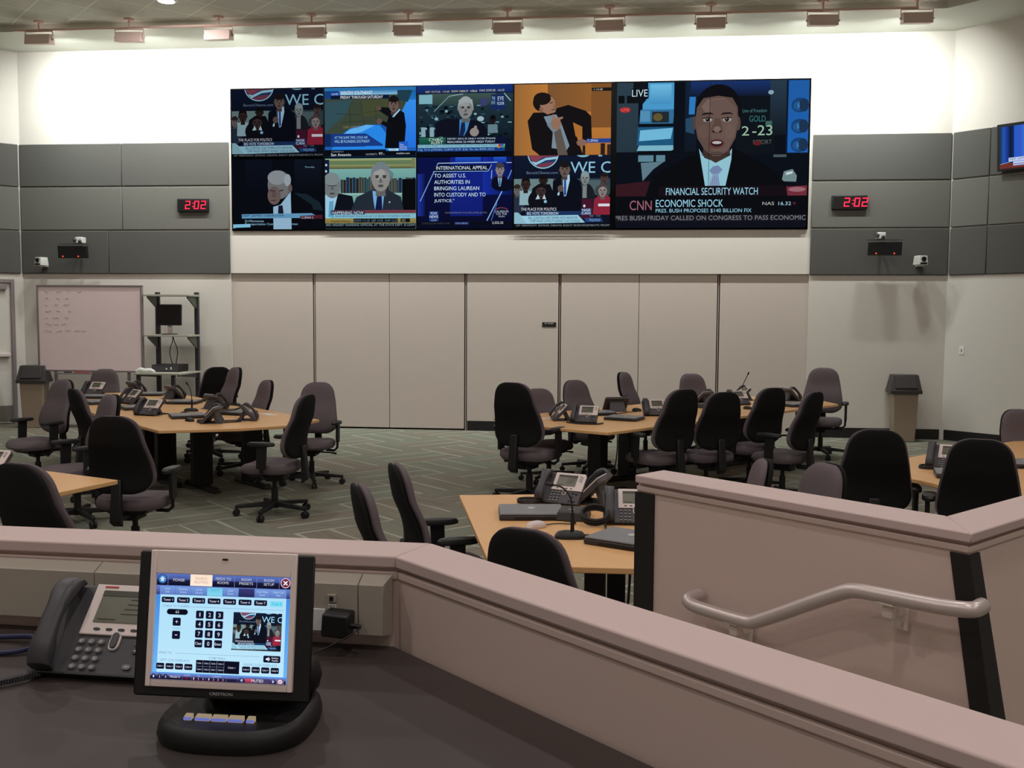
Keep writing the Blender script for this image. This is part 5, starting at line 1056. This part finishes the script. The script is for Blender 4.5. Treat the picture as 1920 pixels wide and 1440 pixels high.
P.ell(40, 42, 34, 34, (36, 70, 130), 26); P.ell(40, 42, 28, 28, (70, 130, 200), 24); P.poly([(40, 22), (60, 42), (52, 42), (52, 58), (28, 58), (28, 42), (20, 42)], (200, 226, 246))
P.text('POWER', 122, 36, 208, 56, (206, 210, 226)); P.rect(250, 2, 414, 84, (252, 226, 204), (255, 236, 220)); P.text('SOURCE', 288, 22, 374, 40, (200, 150, 130)); P.text('ROUTING', 282, 48, 382, 66, (200, 150, 130))
P.text('FEEDS TO', 440, 18, 554, 36, (206, 210, 226)); P.text('ROOMS', 454, 46, 538, 64, (206, 210, 226)); P.text('ROOM', 632, 18, 704, 36, (206, 210, 226)); P.text('PRESETS', 616, 46, 718, 64, (206, 210, 226)); P.text('ROOM', 800, 18, 872, 36, (206, 210, 226)); P.text('SETUP', 798, 46, 874, 64, (206, 210, 226))
P.ell(958, 42, 36, 36, (214, 190, 206), 26); P.ell(958, 42, 30, 30, (112, 34, 62), 24); P.line(944, 28, 972, 56, 9, (236, 236, 240)); P.line(972, 28, 944, 56, 9, (236, 236, 240))
for k, (a_, b_, c_) in enumerate((('Lower', 'Desk', 0), ('Document', 'Camera', 0), ('Local', 'Cameras', 0), ('Cable TV', '', 1), ('Other', 'Rooms', 0), (None, None, 0), ('Cust Video', 'Center', 0), ('Video Conf', 'View', 0))):
    x0 = 26+k*118
    if a_ is None: P.rect(x0, 90, x0+116, 150, (58, 62, 120), (36, 40, 84)); continue
    P.rect(x0, 92, x0+116, 150, (112, 200, 232) if c_ else (120, 156, 222), (130, 214, 240) if c_ else (96, 124, 196)); w_ = 8*len(a_); P.text(a_, x0+58-w_/2, 102, x0+58+w_/2, 116, (190, 214, 244) if not c_ else (90, 160, 200))
    if b_: w_ = 8*len(b_); P.text(b_, x0+58-w_/2, 124, x0+58+w_/2, 138, (190, 214, 244))
def btn(x0, y0, x1, y1, s_, tw=.62, th=.4, c=(18, 20, 44)):
    P.poly([(x0+6, y0), (x1-6, y0), (x1, y0+6), (x1, y1-6), (x1-6, y1), (x0+6, y1), (x0, y1-6), (x0, y0+6)], c)
    cx, cy, w_, h_ = (x0+x1)/2, (y0+y1)/2, (x1-x0)*tw/2, (y1-y0)*th/2; P.text(s_, cx-w_, cy-h_, cx+w_, cy+h_, (226, 230, 244))
for k in range(7): btn(44+k*115, 168, 140+k*115, 208, 'Tuner %d' % (k+1), .74, .42)
P.rect(852, 172, 946, 210, (120, 220, 244)); P.text('Tuner 8', 866, 182, 934, 200, (80, 170, 210)); P.text('CABLE TV TUNERS', 52, 224, 256, 240, (120, 152, 196)); P.line(262, 234, 952, 234, 3, (140, 178, 210))
P.ell(108, 273, 20, 20, (12, 14, 30), 16); P.ell(226, 273, 20, 20, (12, 14, 30), 16); P.rect(108, 253, 226, 293, (12, 14, 30)); P.text('62', 154, 264, 180, 282, (214, 220, 236))
btn(136, 314, 196, 372, '+', .34, .36); P.text('CHAN', 136, 382, 196, 398, (140, 170, 206)); btn(136, 408, 196, 466, '-', .3, .1)
for r_ in range(4):
    for c_, s_ in enumerate((('1', '2', '3'), ('4', '5', '6'), ('7', '8', '9'), ('Clear', '0', 'Enter'))[r_]): btn(308+c_*73, 258+r_*68, 366+c_*73, 314+r_*68, s_, .84 if len(s_) > 1 else (.12 if s_ == '1' else .3), .34 if len(s_) > 1 else .5)
P.off = (588-40*.411, 258-80*.42, .411, .42); fr0 = P.fr
P.cr = (588, 258, 946, 522); P.g = 1.5; rally(P); P.g = 1; P.off = (0, 0, 1, 1); P.cr = None
P.text('SEND TO', 54, 552, 150, 568, (120, 152, 196)); P.line(180, 562, 800, 562, 3, (140, 178, 210)); btn(828, 552, 952, 600, '-', .02, .02); P.poly([(846, 570), (856, 570), (868, 560), (868, 592), (856, 582), (846, 582)], (230, 234, 244)); P.line(874, 568, 874, 584, 4, (230, 234, 244)); P.text('Select', 888, 560, 938, 573, (226, 230, 244)); P.text('Audio', 890, 578, 936, 591, (226, 230, 244))
P.text('LEFT LCD DISPLAYS', 66, 604, 284, 620, (120, 152, 196)); P.text('CUBE WALL', 430, 578, 552, 594, (120, 152, 196)); P.text('RIGHT LCD DISPLAYS', 690, 612, 930, 628, (120, 152, 196))
for k in range(4): btn(40+k*70, 634, 100+k*70, 676, 'Cable %d' % (k+1), .74, .26); btn(676+k*70, 634, 736+k*70, 676, 'Cable %d' % (k+5), .74, .26)
P.rect(336, 602, 656, 690, (14, 16, 34))
for k in range(4):
    for r_ in range(2): P.text('Cable %d' % (k+1+4*r_), 344+k*52, 618+r_*43, 384+k*52, 629+r_*43, (206, 212, 230))
for k in range(1, 5): P.line(336+k*52, 602, 336+k*52, 690, 2, (120, 130, 160))
P.line(336, 646, 544, 646, 2, (120, 130, 160)); P.text('Cable 1', 574, 640, 626, 653, (206, 212, 230))
P.rect(0, 704, 1000, 748, (112, 132, 206), (20, 16, 40)); P.rect(0, 724, 1000, 748, (46, 40, 84), (16, 12, 30))
for k in range(3): P.ell(26+k*45, 727, 17, 17, (34, 36, 70), 16); P.text(str(k+1), 21+k*45, 719, 31+k*45, 736, (214, 218, 236))
P.text('PRESETS', 148, 720, 224, 734, (214, 218, 236)); P.text('AUDIO', 252, 708, 298, 718, (190, 198, 226)); P.text('VC', 352, 708, 372, 718, (190, 198, 226)); P.text('STREAM', 462, 708, 526, 718, (190, 198, 226)); P.ell(272, 732, 12, 9, (130, 20, 50), 10)
for k, x in enumerate((322, 356, 390, 434, 468, 502, 538)): P.text('1231234'[k], x, 726, x+8, 740, (210, 196, 220)); P.rect(x-6, 741, x+14, 745, (120, 30, 60))
for x in (244, 308, 414, 566, 650): P.line(x, 714, x, 744, 2, (110, 116, 170))
P.rect(664, 714, 694, 744, (60, 62, 110)); P.poly([(684, 718), (684, 740), (670, 729)], (214, 218, 236)); P.rect(702, 714, 888, 744, (70, 60, 100)); P.rect(704, 716, 762, 742, (196, 90, 110), (168, 40, 70)); P.text('MUTED', 752, 719, 838, 739, (240, 236, 240)); P.rect(894, 714, 924, 744, (60, 62, 110)); P.poly([(904, 718), (904, 740), (918, 729)], (214, 218, 236)); P.rect(934, 712, 986, 745, (140, 100, 140)); P.ell(960, 728, 16, 14, (236, 224, 236), 16); P.line(952, 728, 959, 735, 4, (120, 50, 90)); P.line(959, 735, 968, 722, 4, (120, 50, 90))
P.build('screen', t)
# cords by the desk phone
path = [(-1.165, 1.90, 1.062), (-1.19, 1.865, 1.06), (-1.22, 1.835, 1.06), (-1.26, 1.83, 1.06), (-1.32, 1.85, 1.06)]
pts = []
for A, B in zip(path, path[1:]):
    for k in range(40):
        f = k/40; p = Vector(A).lerp(Vector(B), f); a_ = 2*math.pi*k/5; pts.append(p + Vector((.0, .007*math.cos(a_), .007*math.sin(a_))))
m = MB(); m.tube(pts, .0022, M_CHAR, 6); tag(m.build('handset_cord'), 'coiled grey handset cord left of the desk phone', 'cord')
M_BLUE = mat('navy_cable', (36, 40, 74), .5)
m = MB(); m.tube([(-1.5, 2.08, 1.056), (-1.36, 2.1, 1.062), (-1.28, 2.07, 1.075), (-1.27, 2.03, 1.06), (-1.33, 2.0, 1.056), (-1.5, 2.02, 1.056)], .006, M_BLUE, 8, smooth=2); tag(m.build('network_cable'), 'dark blue cable loop on the desk at the left edge', 'cord')
